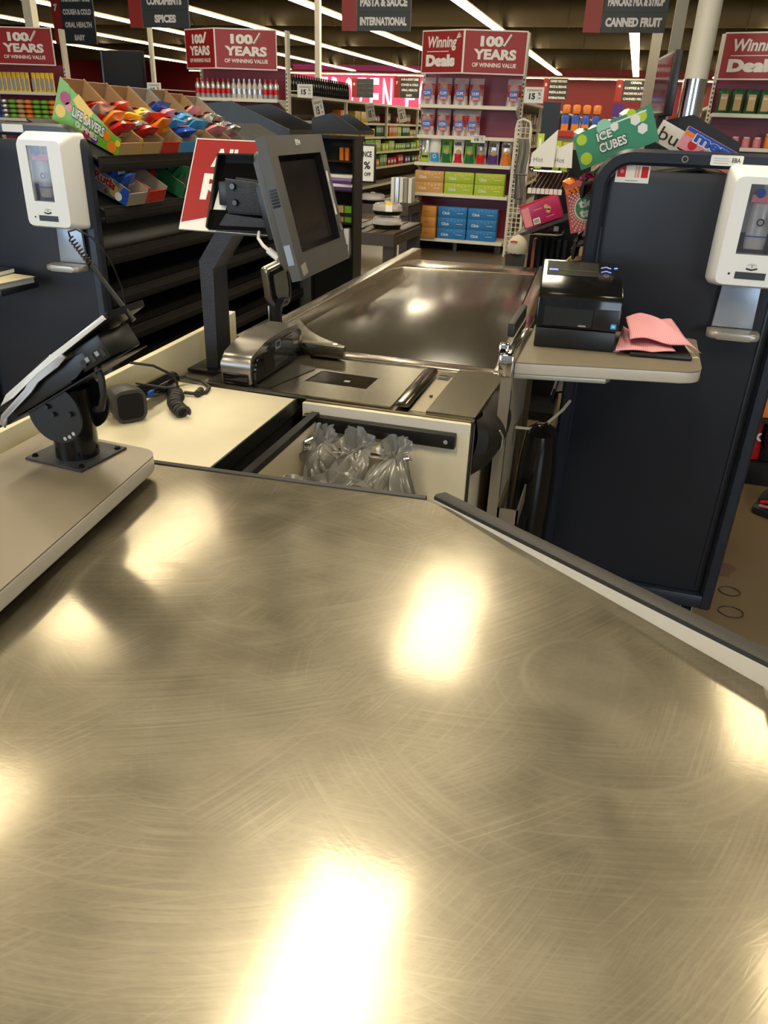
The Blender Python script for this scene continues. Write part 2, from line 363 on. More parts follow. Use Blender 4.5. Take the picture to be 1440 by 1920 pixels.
# ---- posts and columns
def post(x, y, w, name, lb, z=6.6, m=None): return tag(MB().box2((x-w/2, y-w/2, 0), (x+w/2, y+w/2, z), m or WHITEP).build(name), lb, 'post')
WHITEP = mat('column_paint', (.70, .66, .56), .5, 0, 0, 1, .05, 4)
post(-9.79, 16.0, .075, 'thin_post', 'thin cream post behind the condiments sign'); post(-6.15, 16, .10, 'thin_post', 'thin cream post left of the pasta and sauce sign')
post(.33, 14.0, .17, 'square_post', 'square cream post just left of the round column, nearer of the two'); post(.06, 15.6, .17, 'square_post', 'square cream post left of the round column, farther of the two')
post(-12.58, 16, .20, 'square_post', 'white post at far left above the red winning value sign')
t = thing('round_column', 'round white column with a polished steel sleeve behind the dark tray', 'column', (.47, 9.3, 0))
MB().cyl((.475, 9.3, 0), (.475, 9.3, 6.6), .112, WHITEP, seg=28).build('shaft', t)
MB().cyl((.475, 9.3, .2), (.475, 9.3, 1.945), .118, CHROME, seg=28).build('steel_sleeve', t)

# ================================================================= shelving
SZ = [.15, .68, 1.03, 1.335, 1.67]
def endcap(xc, label, banners, top=2.43):
    t = thing('endcap_shelf', label, 'shelf', (xc, 10.55, 0)); xa, xb = xc-.60, xc+.60
    MB().box2((xa, 10.55, .1), (xb, 10.58, 2.02), WINE).build('back_panel', t)
    for x in (xa-.03, xb): 
        b = MB(); b.box2((x, 10.50, 0), (x+.03, 10.6, 2.45), SHELFW)
        for k in range(40): b.box2((x+.008, 10.497, .2+k*.045), (x+.022, 10.4995, .222+k*.045), INK)
        b.build('upright', t)
    for k, z in enumerate(SZ):
        d = .46 if k == 0 else .38 if k < 3 else .32
        b = MB(); b.box2((xa, 10.55-d, z-.03), (xb, 10.55, z), SHELFW, .004); b.box2((xa, 10.55-d-.012, z-.035), (xb, 10.55-d, z+.004), SHELFW)
        for x in (xa, xb-.02): b.prism([(10.55, z-.13), (10.55, z-.03), (10.55-d+.05, z-.03)], x, x+.02, SHELFW, 'x')
        b.build('shelf', t)
    for x in (xa+.03, xb-.09, xc-.03): MB().box2((x, 10.12, 0), (x+.05, 10.5, .118), RACKE).build('base_leg', t)
    for k, (pa, pb, kind) in enumerate(banners):
        pa, pb = Vector(pa), Vector(pb); xd = (pb-pa).normalized(); L = (pb-pa).length; nrm = Vector((xd.y, -xd.x, 0))
        zb = 1.99; M = Matrix((xd, -nrm, Vector((0, 0, 1)))).transposed().to_4x4(); M.translation = (pa.x, pa.y, zb)
        b = MB(M); h = top-zb
        b.box2((0, 0, 0), (L, .012, h), WHITEINK); b.box2((.012, -.004, .014), (L-.012, 0, h-.014), REDS)
        pan = b.build('banner', t); b = MB(M); X, U = (1, 0, 0), (0, 0, 1)
        if kind == 'years':
            b.text('100', (L*.26, -.008, h*.62), X, U, L*.36, h*.24, WHITEINK, .06); b.tube([(L*.585, -.008, h*.72), (L*.635, -.008, h*.64), (L*.74, -.008, h*.90)], .014, WHITEINK, 4)
            b.text('YEARS', (L*.16, -.008, h*.33), X, U, L*.68, h*.24, WHITEINK, .05); b.text('OF WINNING VALUE', (L*.15, -.008, h*.16), X, U, L*.70, h*.10, WHITEINK, .03)
        else:
            sh = Vector((.12, 0, 1))
            b.text('Winning', (L*.12, -.008, h*.52), X, sh, L*.70, h*.34, WHITEINK, .03); b.box2((L*.14, -.009, h*.50), (L*.66, -.006, h*.518), WHITEINK)
            b.text('Deals', (L*.12, -.008, h*.16), X, U, L*.70, h*.28, WHITEINK, .07)
            for a in (.3, .7, 1.1): b.tube([(L*.84, -.008, h*.80), (L*.84+.06*math.cos(a), -.008, h*.80+.06*math.sin(a))], .006, WHITEINK, 4)
        b.build('banner_lettering', pan)
    return t
EC = {1: -2.02, 2: -5.09, 3: -8.45, 4: 1.36}
endcap(EC[1], 'red-backed end shelf with cup packs, chips and boxes straight ahead of the belt', [((-2.60, 10.18, 0), (-2.06, 9.98, 0), 'win'), ((-2.06, 9.98, 0), (-1.36, 10.16, 0), 'years')])
endcap(EC[2], 'red-backed end shelf holding rows of bottles', [((-5.74, 10.2, 0), (-5.22, 10.0, 0), 'years'), ((-5.22, 10.0, 0), (-4.47, 10.2, 0), 'years')])
endcap(EC[3], 'red-backed end shelf at far left with yellow packets', [((-9.35, 10.2, 0), (-8.53, 10.0, 0), 'win'), ((-8.53, 10.0, 0), (-7.70, 10.15, 0), 'years')])
endcap(EC[4], 'red-backed end shelf at far right with green bags and jars', [((.73, 10.15, 0), (1.42, 9.98, 0), 'win'), ((1.42, 9.98, 0), (2.1, 10.15, 0), 'years')])
GZ = [.15, .43, .71, .97, 1.22, 1.44]
def gondola(xc, y0, y1, label):
    t = thing('aisle_shelving', label, 'shelf', (xc, y0, 0))
    MB().box2((xc-.02, y0, .05), (xc+.02, y1, 1.72), SHELFD).build('back_panel', t)
    MB().box2((xc-.62, y0, 1.72), (xc+.62, y1, 1.755), SHELFW).build('top_shelf', t)
    for s in (-1, 1):
        for k, z in enumerate(GZ):
            d = .62 if k < 2 else .52
            b = MB(); b.box2((xc+s*.021, y0, z-.03), (xc+s*d, y1, z), SHELFD); b.box2((xc+s*d, y0, z-.032), (xc+s*(d+.012), y1, z+.004), SHELFW); b.build('shelf', t)
        n = int((y1-y0)/2.3)
        for k in range(n+1):
            y = y0+k*2.3
            if y < 24: MB().box2((xc+s*.56, y, 1.2), (xc+s*.60, y+.05, 1.72), SHELFW).build('upright', t)
    b = MB(); b.box2((xc-.6, y0, 0), (xc+.6, y1, .115), DARKM); b.build('base_plinth', t)
    return t
gondola(EC[2], 10.62, 44, 'long half-empty aisle shelving behind the end shelf of bottles')
gondola(EC[1], 10.62, 44, 'long aisle shelving behind the end shelf of chips and boxes')
gondola(EC[3], 10.62, 44, 'long aisle shelving behind the end shelf of yellow packets')
gondola(EC[4], 10.62, 44, 'long aisle shelving behind the round white column')

# ---- products: prototypes
def proto_bottle(capm, bodym, name='drink_bottle', s=1.):
    t = thing(name, 'x', 'bottle', (0, 0, 0))
    MB().lathe([(.030*s, 0), (.034*s, .01), (.034*s, .13*s), (.028*s, .16*s), (.012*s, .19*s)], (0, 0, 0), bodym, 12).build('body', t)
    MB().cyl((0, 0, .19*s), (0, 0, .225*s), .016*s, capm, seg=10).build('cap', t)
    MB().lathe([(.0348*s, .05*s), (.0348*s, .11*s)], (0, 0, 0), capm, 12).build('wrapper', t)
    return register(t)
def pillow(b, w, d, h, m, seed=0, crimp=True, n=10, mat2=None):
    """crumpled sealed bag standing on its bottom edge"""
    rnd = random.Random(seed); ph = [rnd.uniform(0, 6) for _ in range(6)]
    for s in (-1, 1):
        def fn(u, v):
            e = (max(0, math.sin(PI*u)))**.5*(max(0, math.sin(PI*min(1, v*.93+.07))))**.6
            wob = .12*math.sin(7*u+ph[0]+5*v)+.10*math.sin(11*v+ph[1])+.06*math.sin(17*u+ph[2])
            pinch = 1-.07*math.sin(PI*v)+.03*math.sin(9*v+ph[3])
            return ((u-.5)*w*pinch, s*d/2*e*(1+wob), h*v)
        b.grid(fn, n, n, m)
    return b
def soft_bag(name, label, cat, w, d, h, m, seed, deco=None, group=None):
    t = thing(name, label, cat, group=group)
    pillow(MB(), w, d, h, m, seed).build('pouch', t)
    if deco:
        b = MB(); deco(b); b.build('print', t)
    return t
XV, UV = (1, 0, 0), (0, 0, 1)

# bottles on the end shelf 2
p1 = proto_bottle(RED, SILVER); p2 = proto_bottle(SILVER, mat('clear_bottle', (.62, .58, .55), .15)); p3 = proto_bottle(cmat('lime_cap', (.75, .35, .03)), mat('green_bottle', (.10, .42, .04), .2))
x0 = EC[2]-.56
for r_, (z, tot) in enumerate([(SZ[4], 16), (SZ[3], 16)]):
    for k in range(tot):
        x = x0+k*.0745
        if r_ == 0: pr, lb = (p1, 'silver bottle with red cap on the upper shelf of the end shelf of bottles') if k < 7 else (p2, 'clear bottle on the upper shelf of the end shelf of bottles') if k < 13 else (p1, 'silver bottle with red cap at the right end of the upper bottle shelf')
        else: pr, lb = (p1, 'silver bottle with red cap on the lower shelf of the end shelf of bottles') if k < 10 else (p3, 'green bottle with orange cap on the lower shelf of the end shelf of bottles')
        dup(pr, (x, 10.29, z+.001), (0, 0, 0), lb, 'bottles on the end shelf')
for q in (p1, p2, p3):
    for c in list(q.children): bpy.data.objects.remove(c)
    bpy.data.objects.remove(q)
# cup packs on end shelf 1
def cup_pack(x, z, lb, seed):
    t = thing('cup_pack', lb, 'cup pack', (x, 10.34, z+.001), group='cup packs on the red-backed end shelf')
    b = MB()
    for dx in (-.043, .043): 
        b.lathe([(.028, 0), (.038, .10)], (dx, 0, 0), cmat('white_cup', (.75, .55, .55), .35), 12)
        for i in range(6): b.lathe([(.034, .10+i*.021), (.0415, .118+i*.021)], (dx, 0, 0), RED, 12)
    b.build('cups', t, world=False)
    pillow(MB(), .18, .11, .29, FILM, seed).build('wrap', t, world=False)
    b = MB(); b.box2((-.05, -.062, .06), (.05, -.060, .165), BLU); b.box2((-.035, -.064, .06), (.04, -.0625, .085), ORA); b.text('CUPS', (-.04, -.064, .11), XV, UV, .08, .03, WHITEINK); b.build('printed_label', t, world=False)
for k, fr in enumerate((.07, .24, .41, .57, .95)): cup_pack(-2.62+1.2*fr, SZ[4], f'bagged stack of red cups on the top shelf, {ORD[k]} from left' if k < 4 else 'bagged stack of red cups alone at the right end of the top shelf', k)
for k, fr in enumerate((.08, .25, .42, .56)): cup_pack(-2.62+1.2*fr, SZ[3], f'bagged stack of red cups on the second shelf from top, {ORD[k]} from left', 10+k)
# chips
chips = [('white_foil', SILVER, LIME, 'white chip bag with a lime green bottom'), ('white_foil', PAPER, SKY, 'white chip bag with a pale blue bottom'), ('g', GREEN, DGREEN, 'bright green chip bag, left of the red-based white one'), ('w', PAPER, RED, 'white chip bag with red base between two green ones'),
         ('g', GREEN, DGREEN, 'bright green chip bag, right of the red-based white one'), ('w', SILVER, RED, 'silver chip bag with red base right of the second green one'), ('w', SILVER, PURP, 'silver and orange chip bag with purple edge'), ('w', SILVER, ORA, 'silver and orange chip bag at the right end')]
for k, (nm, m1_, m2_, lb) in enumerate(chips):
    x = -2.62+1.2*(.085, .19, .31, .435, .555, .675, .80, .935)[k]
    def deco(b, k=k, m2_=m2_):
        b.grid(lambda u, v: ((u-.5)*.118, -.047*math.sin(PI*min(1, .93*(v*.34+.05)+.07))**.6*math.sin(PI*u*.96+.06)**.5-.004, .30*(v*.34+.02)), 6, 4, m2_)
        if k in (2, 3, 4, 5, 6, 7):
            b.text('utz', (-.048, -.058, .20), XV, UV, .096, .048, INK, .07)
            b.lathe([(0.001, -.035), (.030, -.02), (.036, 0), (.03, .02), (0.001, .035)], (.005, -.040, .125), TAN if k != 7 else ORA, 10, 1., .4)
        elif k == 0: b.box2((-.03, -.056, .05), (.05, -.054, .075), INK)
        else: b.disc((0, -.056, .07), XV, UV, .024, WHITEINK, 16, .017)
    t = soft_bag('chip_bag', lb, 'chip bag', .14, .085, .30, m1_, 20+k, deco, 'chip bags on the red-backed end shelf'); t.location = (x, 10.29, SZ[2]+.001); t.rotation_euler = (R(-3), 0, R([-4, 3, 0, 2, -3, 4, 0, 2][k]))
# tissue boxes
def tissue(x, y, z, m, lb, plain=False, w=.37, h=.126):
    t = thing('tissue_box', lb, 'box', (x, y, z), group='tissue boxes on the red-backed end shelf')
    b = MB(); b.box((0, 0, h/2), (w, .13, h), m, .003)
    b.build('carton', t, world=False)
    b = MB()
    if plain: b.text('15-3', (.04, -.067, h*.45), XV, UV, .05, .015, BROWN)
    else:
        b.text('Click', (-.13, -.067, h*.28), XV, UV, .10, .033, WHITEINK, .03); b.box2((.06, -.0665, h*.42), (.14, -.066, h*.46), WHITEINK)
        for i in range(5): b.disc((-.05+.045*i, -.0662, h*(.75+.08*math.sin(i*2.1))), XV, UV, .012, YEL if m != BLUB else SKY, 8)
    b.build('print', t, world=False)
BLUB = cmat('blue_carton', (.02, .19, .52), .4); LIMB = cmat('lime_carton', (.42, .56, .025), .4); TANB = cmat('tan_carton', (.62, .34, .11), .45); ORAB = cmat('orange_carton', (.64, .27, .05), .45)
for c, (m, nm) in enumerate(((TANB, 'tan'), (LIMB, 'lime green'), (LIMB, 'lime green'))):
    for r_ in range(2): tissue(-2.43+.385*c, 10.26, SZ[1]+.001+r_*.128, m, f'{nm} tissue box, {["lower", "upper"][r_]} one in the {["left", "middle", "right"][c]} stack above the blue boxes')
for c, (m, nm) in enumerate(((ORAB, 'plain orange'), (BLUB, 'blue'), (BLUB, 'blue'))):
    for r_ in range(3): tissue(-2.47+.385*c, 10.18-.06*(c == 0), SZ[0]+.001+r_*.128, m, f'{nm} tissue box, {["bottom", "middle", "top"][r_]} one in the {["left", "middle", "right"][c]} stack on the lowest shelf', c == 0)
# end shelf 3: yellow packets and noodle packs
for k in range(14):
    t = soft_bag('seasoning_packet', 'yellow packet in the row on the upper shelf of the far left end shelf', 'packet', .07, .03, .24, YEL, 40+k, lambda b: b.box2((-.022, -.021, .03), (.022, -.0195, .17), SILVER), 'yellow packets'); t.location = (-8.90+k*.075+(.03 if k > 8 else 0), 10.28, SZ[4]+.001)
for c, (m, nm) in enumerate(((BLU, 'blue'), (SILVER, 'silver'), (GREEN, 'green'), (TAN, 'tan'), (ORA, 'orange'), (GREEN, 'light green'), (GREEN, 'olive'), (ORA, 'amber'))):
    for r_ in range(4):
        b = MB(); b.lathe([(.02, 0), (.058, .012), (.064, .03), (.058, .048), (.02, .060)], (0, 0, 0), m, 12)
        o = tag(b.build('noodle_pack'), f'{nm} noodle pack in the {ORD[c]} stack from left on the far left end shelf', 'packet', 'stacked noodle packs'); o.location = (-8.88+c*.135, 10.28, SZ[3]+.001+r_*.0605)
# end shelf 4: green bags, jars, bread bags
for k in range(8):
    def deco(b): b.box2((-.04, -.050, .03), (.035, -.048, .19), TAN); b.text('SNACK', (-.035, -.052, .14), XV, UV, .065, .025, WHITEINK)
    t = soft_bag('snack_bag', 'dark green snack bag on the upper shelf of the far right end shelf', 'bag', .13, .08, .24, DGREEN, 60+k, deco, 'green snack bags'); t.location = (.86+k*.145, 10.3, SZ[4]+.001)
for k in range(9):
    t = thing('food_jar', ('small jar with pale lid' if k < 5 else 'amber jar with pale lid')+' on the middle shelf of the far right end shelf', 'jar', (.84+k*.115, 10.28, SZ[3]+.001), group='jars on the far right end shelf')
    h = .11 if k < 5 else .15
    MB().lathe([(.03, 0), (.042, .01), (.042, h*.75), (.03, h*.88)], (0, 0, 0), PINK if k < 5 else ORA, 12).build('glass', t, world=False)
    MB().cyl((0, 0, h*.88), (0, 0, h), .034, PAPER, seg=12).build('lid', t, world=False)
for k in range(5):
    t = soft_bag('bread_bag', f'clear labelled bag low on the far right end shelf, {ORD[k]} from left', 'bag', .19, .10, .23, [TAN, YEL, TAN, TAN, YEL][k], 80+k, lambda b: b.box2((-.07, -.062, .08), (.07, -.060, .15), PAPER), 'clear bags on the far right end shelf'); t.location = (.90+k*.22, 10.28, SZ[2]+.001)
# wire side rack
t = thing('wire_rack', 'tall white wire grid rack at the right side of the red-backed end shelf', 'rack', (-1.3, 10.0, 0))
b = MB()
for i in range(4): b.cyl((-1.36+i*.05, 10.02, .03), (-1.36+i*.05, 10.02, 1.5), .006, SHELFW, seg=6)
for k in range(26): b.cyl((-1.37, 10.015, .08+k*.055), (-1.2, 10.015, .08+k*.055), .005, SHELFW, seg=6)
b.build('grid', t)
MB().tube([(-1.375, 10.02, 0), (-1.375, 10.02, 1.45), (-1.36, 10.02, 1.52), (-1.3, 10.02, 1.545), (-1.22, 10.02, 1.52), (-1.195, 10.02, 1.45), (-1.195, 10.02, 0)], .013, SHELFW, 8).build('frame', t)
# products along the aisles
boxes = {}
def small_pack(m, w, d, h, name):
    key = (m.name, w, h)
    if key not in boxes:
        b = MB(); b.box((0, 0, h/2), (d, w, h), m, .006); b.box2((d/2+.0005, -w*.32, h*.35), (d/2+.002, w*.32, h*.75), PAPER); b.box2((-d/2-.002, -w*.32, h*.35), (-d/2-.0005, w*.32, h*.75), PAPER)
        boxes[key] = b.build(name); return boxes[key]
    o = boxes[key].copy(); COL.objects.link(o); return o
mats_ = [(GREEN, 'green'), (YEL, 'yellow'), (DGREEN, 'dark green'), (ORA, 'orange'), (LIME, 'lime'), (TAN, 'tan'), (RED, 'red'), (PURP, 'purple'), (BROWN, 'brown')]
rnd = random.Random(4)
for z, pal, nm in [(GZ[5], [5, 3, 8, 1], 'sixth'), (GZ[4], [0, 2, 3, 5, 1, 4], 'fifth'), (GZ[3], [2, 0, 4, 4, 8, 5], 'fourth'), (GZ[2], [0, 6, 7, 3, 5, 2], 'third')]:
    y = 12.2 if z != GZ[5] else 12.9
    while y < 18.5:
        m, cn = mats_[rnd.choice(pal)]; n = rnd.randint(2, 5); wv, hv = rnd.choice([(.08, .17), (.14, .12), (.10, .2), (.2, .13)])
        for _ in range(n):
            o = small_pack(m, wv, .14, hv, 'grocery_pack'); o.location = (EC[2]+.44, y+wv/2, z+.001); y += wv+.012
            tag(o, f'{cn} grocery pack on the {nm} shelf up in the half-empty aisle', 'grocery pack', f'{cn} packs on the {nm} shelf of the half-empty aisle')
        y += rnd.uniform(.02, .5 if z == GZ[5] else .16)
b = MB(); b.lathe([(.035, 0), (.038, .01), (.038, .16), (.015, .21), (.015, .24)], (0, 0, 0), GLOSSB, 10); pb = b.build('dark_bottle')
for k in range(26):
    o = pb if k == 0 else pb.copy()
    if k: COL.objects.link(o)
    tag(o, 'black bottle in the row on top of the half-empty aisle shelving', 'bottle', 'black bottles on top of the aisle shelving'); o.location = (EC[2]+.55, 10.7+k*.095, 1.756)
for xc, s, y0_, y1_, nm, pal in [(EC[1], 1, 10.75, 14, 'right of the chips end shelf', [5, 1, 5, 8, 3]), (EC[3], 1, 10.7, 15, 'right of the yellow packets', [6, 0, 5, 3, 1]), (EC[4], -1, 10.75, 15, 'behind the round column', [6, 5, 8])]:
    for k, z in enumerate((GZ[5], GZ[4], GZ[3], GZ[2])):
        y = y0_
        while y < y1_:
            m, cn = mats_[rnd.choice(pal)]; wv, hv = rnd.choice([(.12, .19), (.10, .17), (.2, .15)])
            o = small_pack(m, wv, .14, hv, 'grocery_pack'); o.location = (xc+s*.44, y+wv/2, z+.001); y += wv+rnd.uniform(.012, .12)
            tag(o, f'{cn} grocery pack on the {["sixth", "fifth", "fourth", "third"][k]} shelf {nm}', 'grocery pack', f'{cn} packs on the {["sixth", "fifth", "fourth", "third"][k]} shelf {nm}')
# clearance tickets
def ticket(x, y, z, lb, rot=0, w=.21, h=.15, tilt=0, arm=None):
    t = thing('clearance_ticket', lb, 'sign', (x, y, z), (0, R(tilt), R(rot)))
    MB().box((0, 0, 0), (w, .004, h), PAPER).build('card', t, world=False)
    if arm: MB().cyl((x+arm[0]*.3, y+.005, z), (x+arm[0], y+arm[1], z+arm[2]), .006, SHELFW, seg=6).build('holder_arm', t)
    b = MB(); b.text('CLEARANCE', (-w*.38, -.003, h*.24), XV, UV, w*.76, h*.12, INK, .02); b.text('15', (-w*.25, -.003, -h*.28), XV, UV, w*.32, h*.40, INK, .05); b.text('%', (w*.2, -.003, -h*.02), XV, UV, w*.16, h*.2, INK); b.text('OFF', (w*.2, -.003, -h*.26), XV, UV, w*.18, h*.12, INK); b.build('print', t, world=False)
ticket(-4.18, 10.4, 1.782, 'white 15 percent clearance ticket at the right of the bottle end shelf', arm=(-.27, .15, 0)); ticket(-1.2, 9.95, 1.79, 'white 15 percent clearance ticket right of the chips end shelf', 0, .22, .16, arm=(-.19, .56, 0))
ticket(-7.42, 10.4, 1.735, 'white 15 percent clearance ticket right of the yellow packets', arm=(-.40, .15, 0)); ticket(-6.1, 9.95, 1.74, 'white 15 percent clearance ticket left of the bottle end shelf', arm=(.39, .6, 0)); ticket(-5.95, 9.9, 1.64, 'white ticket tilted below the one left of the bottle end shelf', 0, .12, .16, -18, arm=(.24, .65, 0))
for k, y in enumerate((11.45, 13.9, 15.9)): ticket(-4.40, y, 1.60, f'small tilted white ticket on top of the half-empty aisle, {ORD[k]} from the front', 25, .15, .26, -12)
ticket(-1.83, 10.1, 1.315, 'white clearance ticket on the shelf edge above the chip bags', 0, .17, .08)
# hanging aisle signs
def aisle_sign(x, y, zb, w, num, rows, lb, sh=.205):
    t = thing('aisle_sign', lb, 'sign', (x, y, zb), group=None)
    b = MB(); H = sh*len(rows)
    b.box2((0, 0, 0), (w*.215, .03, H), SIGNR); b.text(num, (w*.06, -.004, H*.64), XV, UV, w*.09, H*.14, WHITEINK, .06); b.build('number_tab', t, world=False)
    for k, s in enumerate(rows):
        z = H-(k+1)*sh; sl = MB().box2((w*.225, 0, z+.0012), (w, .03, z+sh-.0012), SIGNK).build('sign_slat', t, world=False)
        if s:
            b = MB(); tw = min(w*.68, w*.055*len(s)+.03); b.text(s, (w*.61-tw/2, -.004, z+sh*.28), XV, UV, tw, sh*.46, WHITEINK, .06); b.build('lettering', sl, world=False)
    b = MB()
    for f_ in (.08, .92): b.cyl((w*f_, .015, H), (w*f_, .015, 6.6-zb), .006, BEAMM, seg=4)
    b.build('hanger', t, world=False)
S7 = ['HAIR & BODY CARE', 'COUGH & COLD', 'ORAL HEALTH', 'BABY']; S5 = ['CANNED VEGETABLES', 'RICE & BEANS', 'PASTA & SAUCE', 'INTERNATIONAL']; S4 = ['CEREAL', 'COFFEE & TEA', 'PANCAKE MIX & SYRUP', 'CANNED FRUIT']; S6 = ['', '', 'CONDIMENTS', 'SPICES']
aisle_sign(-10.17, 13.5, 2.51, .84, '7', S7, 'hanging aisle seven sign with red tab, nearest one at upper left', .19)
aisle_sign(-7.03, 11, 2.52, .92, '6', S6, 'hanging aisle sign with condiments and spices slats')
aisle_sign(-3.90, 11, 2.50, .92, '5', S5, 'hanging aisle sign with pasta and sauce slat, nearest one')
aisle_sign(-.83, 11, 2.50, .94, '4', S4, 'hanging aisle sign with pancake mix slat, nearest one')
aisle_sign(-11.5, 40, 2.55, 1.25, '7', S7, 'small far aisle seven sign in front of the pink wall sign', .22)
aisle_sign(-4.45, 40, 2.62, 1.1, '5', S5, 'small far aisle sign just right of the chips end shelf', .22)
aisle_sign(-1.25, 40, 2.66, 1.4, '4', S4, 'small far aisle four sign left of the square posts', .21)
aisle_sign(-15.0, 44, 2.62, 1.2, '8', ['', '', '', ''], 'small far aisle sign left of the pink wall sign letters', .22)
# ================================================================= checkout lane
# ---- bagging counter
t = thing('bagging_counter', 'large worn stainless steel bagging counter filling the foreground', 'counter', (-.3, .6, 0))
top = [(-.765, 1.118), (-.247, 1.150), (-.166, 1.115), (.245, .806), (.262, .02), (-.98, .02), (-.98, 1.10)]
MB().prism(top, .868, .875, STEEL, 'z').build('steel_top', t)
MB().prism([(-.94, 1.06), (-.26, 1.10), (.20, .77), (.22, .06), (-.94, .06)], .06, .867, CREAMW, 'z').build('cabinet_body', t)
b = MB(); b.tube([(-.79, 1.126, .871), (-.5, 1.141, .871), (-.25, 1.158, .871)], .0085, RUB, 8); b.build('front_bumper', t)
# low upstand along the right edge: pale inner face under a black capping
A, B = Vector((-.236, 1.156, .872)), Vector((.252, .801, .872)); n_ = Vector((B.y-A.y, A.x-B.x, 0)).normalized()*-1
b = MB(); bl = MB()
for P_, Q_, h0, h1 in ((A, B, .004, .030), (B, Vector((.270, .02, .872)), .030, .030)):
    nn = Vector(((Q_-P_).y, -(Q_-P_).x, 0)).normalized()
    nn = -nn if nn.x < 0 else nn
    q = lambda P, o, z: tuple(P + nn*o + Vector((0, 0, z)))
    b.add([q(P_, 0, -.06), q(Q_, 0, -.06), q(Q_, .012, -.06), q(P_, .012, -.06), q(P_, 0, h0), q(Q_, 0, h1), q(Q_, .012, h1), q(P_, .012, h0)], [(0, 3, 2, 1), (4, 5, 6, 7), (0, 1, 5, 4), (1, 2, 6, 5), (2, 3, 7, 6), (3, 0, 4, 7)], CREAMW)
    sec = [(.0, 0), (.001, .006), (.006, .009), (.026, .007), (.033, .0), (.034, -.022), (.0125, -.022), (.0125, 0)]
    vs = [q(P_, o, h0+z) for o, z in sec] + [q(Q_, o, h1+z) for o, z in sec]; k = len(sec)
    bl.add(vs, [tuple(range(k))[::-1], tuple(range(k, 2*k))] + [(i, (i+1) % k, k+(i+1) % k, k+i) for i in range(k)], RUB)
b.build('upstand', t); part(bl.build('edge_bumper', t), 'black rubber edge bumper')
# ---- raised ledge carrying the card reader
t = thing('pin_pad_ledge', 'raised taupe ledge with a pale rounded edge carrying the card reader', 'shelf', (-.8, .6, .89))
def rounded(pts, rads, n=6):
    out = []; k = len(pts)
    for i, p in enumerate(pts):
        p = Vector(p); a = Vector(pts[i-1]); c = Vector(pts[(i+1) % k]); r_ = rads[i]
        if r_ <= 0: out.append((p.x, p.y)); continue
        da, dc = (a-p).normalized(), (c-p).normalized(); p0, p1 = p+da*r_, p+dc*r_
        for j in range(n+1):
            s = j/n; q = p0*(1-s)**2 + p*2*s*(1-s) + p1*s*s; out.append((q.x, q.y))
    return out
lp = rounded([(-.59, .02), (-.722, 1.085), (-.968, 1.105), (-.93, .02)], [0, .035, .02, 0])
b = MB(); b.prism(lp, .9175, .920, TAUPE, 'z'); b.build('ledge_top', t)
part(MB().prism(lp, .892, .9175, TAUPE_EDGE, 'z', .003).build('ledge_edge', t), 'pale rounded edge')
MB().box2((-.92, .1, .8751), (-.76, 1.0, .892), RUB).build('support', t)
# ---- cream counter beside the bag well
t = thing('side_counter', 'mottled cream laminate counter holding the handheld scanner', 'counter', (-.83, 1.36, 0))
MB().prism([(-.655, 1.132), (-.660, 1.560), (-.985, 1.572), (-1.01, 1.115)], .868, .875, CREAM, 'z').build('laminate_top', t)
MB().prism([(-.662, 1.132), (-.667, 1.558), (-.98, 1.568), (-1.0, 1.115)], .05, .867, DARKM, 'z').build('cabinet_body', t)
MB().prism([(-.655, 1.130), (-.651, 1.130), (-.656, 1.560), (-.660, 1.560)], .845, .8765, BLACK, 'z').build('edge_strip', t)
t = thing('guard_board', 'cream upright board along the left side of the checkout', 'board', (-1.0, 1.5, 0))
b = MB(); b.prism([(1.0, .70), (1.79, .70), (1.79, .958), (1.0, .938)], -1.016, -.998, BOARD, 'x', .003); b.build('low_board', t)
b = MB(); b.prism([(1.795, .70), (1.90, .70), (1.90, .978), (1.795, .972)], -1.006, -.975, BOARD, 'x', .003); b.build('end_post', t)

# ---- scanner deck
t = thing('scanner_deck', 'stainless checkout deck with scanner plate and cream front panel', 'counter', (-.6, 1.75, 0))
b = MB()
b.prism([(-.99, 1.582), (-.345, 1.578), (-.243, 1.578), (-.228, 1.935), (-.98, 1.925)], .866, .872, DECK, 'z')
b.build('deck_top', t)
MB().prism([(-.97, 1.60), (-.262, 1.60), (-.25, 1.92), (-.97, 1.92)], .05, .865, DARKM, 'z').build('cabinet_body', t)
b = MB()     # scanner plate with a hole for the glass
o_ = [(-.905, 1.590), (-.438, 1.585), (-.438, 1.905), (-.905, 1.86)]; i_ = [(-.690, 1.690), (-.529, 1.686), (-.527, 1.780), (-.680, 1.788)]
zt = .8775
for k in range(4):
    j = (k+1) % 4; b.quad([(*o_[k], zt), (*o_[j], zt), (*i_[j], zt), (*i_[k], zt)], DECK); b.quad([(*o_[k], zt), (*o_[j], zt), (*o_[j], .8725), (*o_[k], .8725)], DECK); b.quad([(*i_[k], zt), (*i_[j], zt), (*i_[j], .8725), (*i_[k], .8725)], RUB)
b.build('scanner_plate', t)
b = MB(); b.quad([(x, y, .8762) for x, y in i_], mat('scanner_glass', (.018, .013, .009), .04, 0, 0, 1, spec=.8)); part(b.build('scanner_window', t), 'dark glass scanner window')
b = MB(); b.quad([(-.60, 1.722, .8768), (-.585, 1.722, .8768), (-.585, 1.735, .8768), (-.60, 1.735, .8768)], GREYINK); b.build('window_mark', t)
b = MB(); b.prism([(-.905, 1.600), (-.86, 1.605), (-.80, 1.615), (-.745, 1.60), (-.70, 1.79), (-.76, 1.90), (-.905, 1.86)], .8777, .8792, mat('scratched_black', (.05, .045, .035), .32, .6), 'z'); part(b.build('hood_apron', t), 'dark apron plate around the scanner hood')
b = MB()
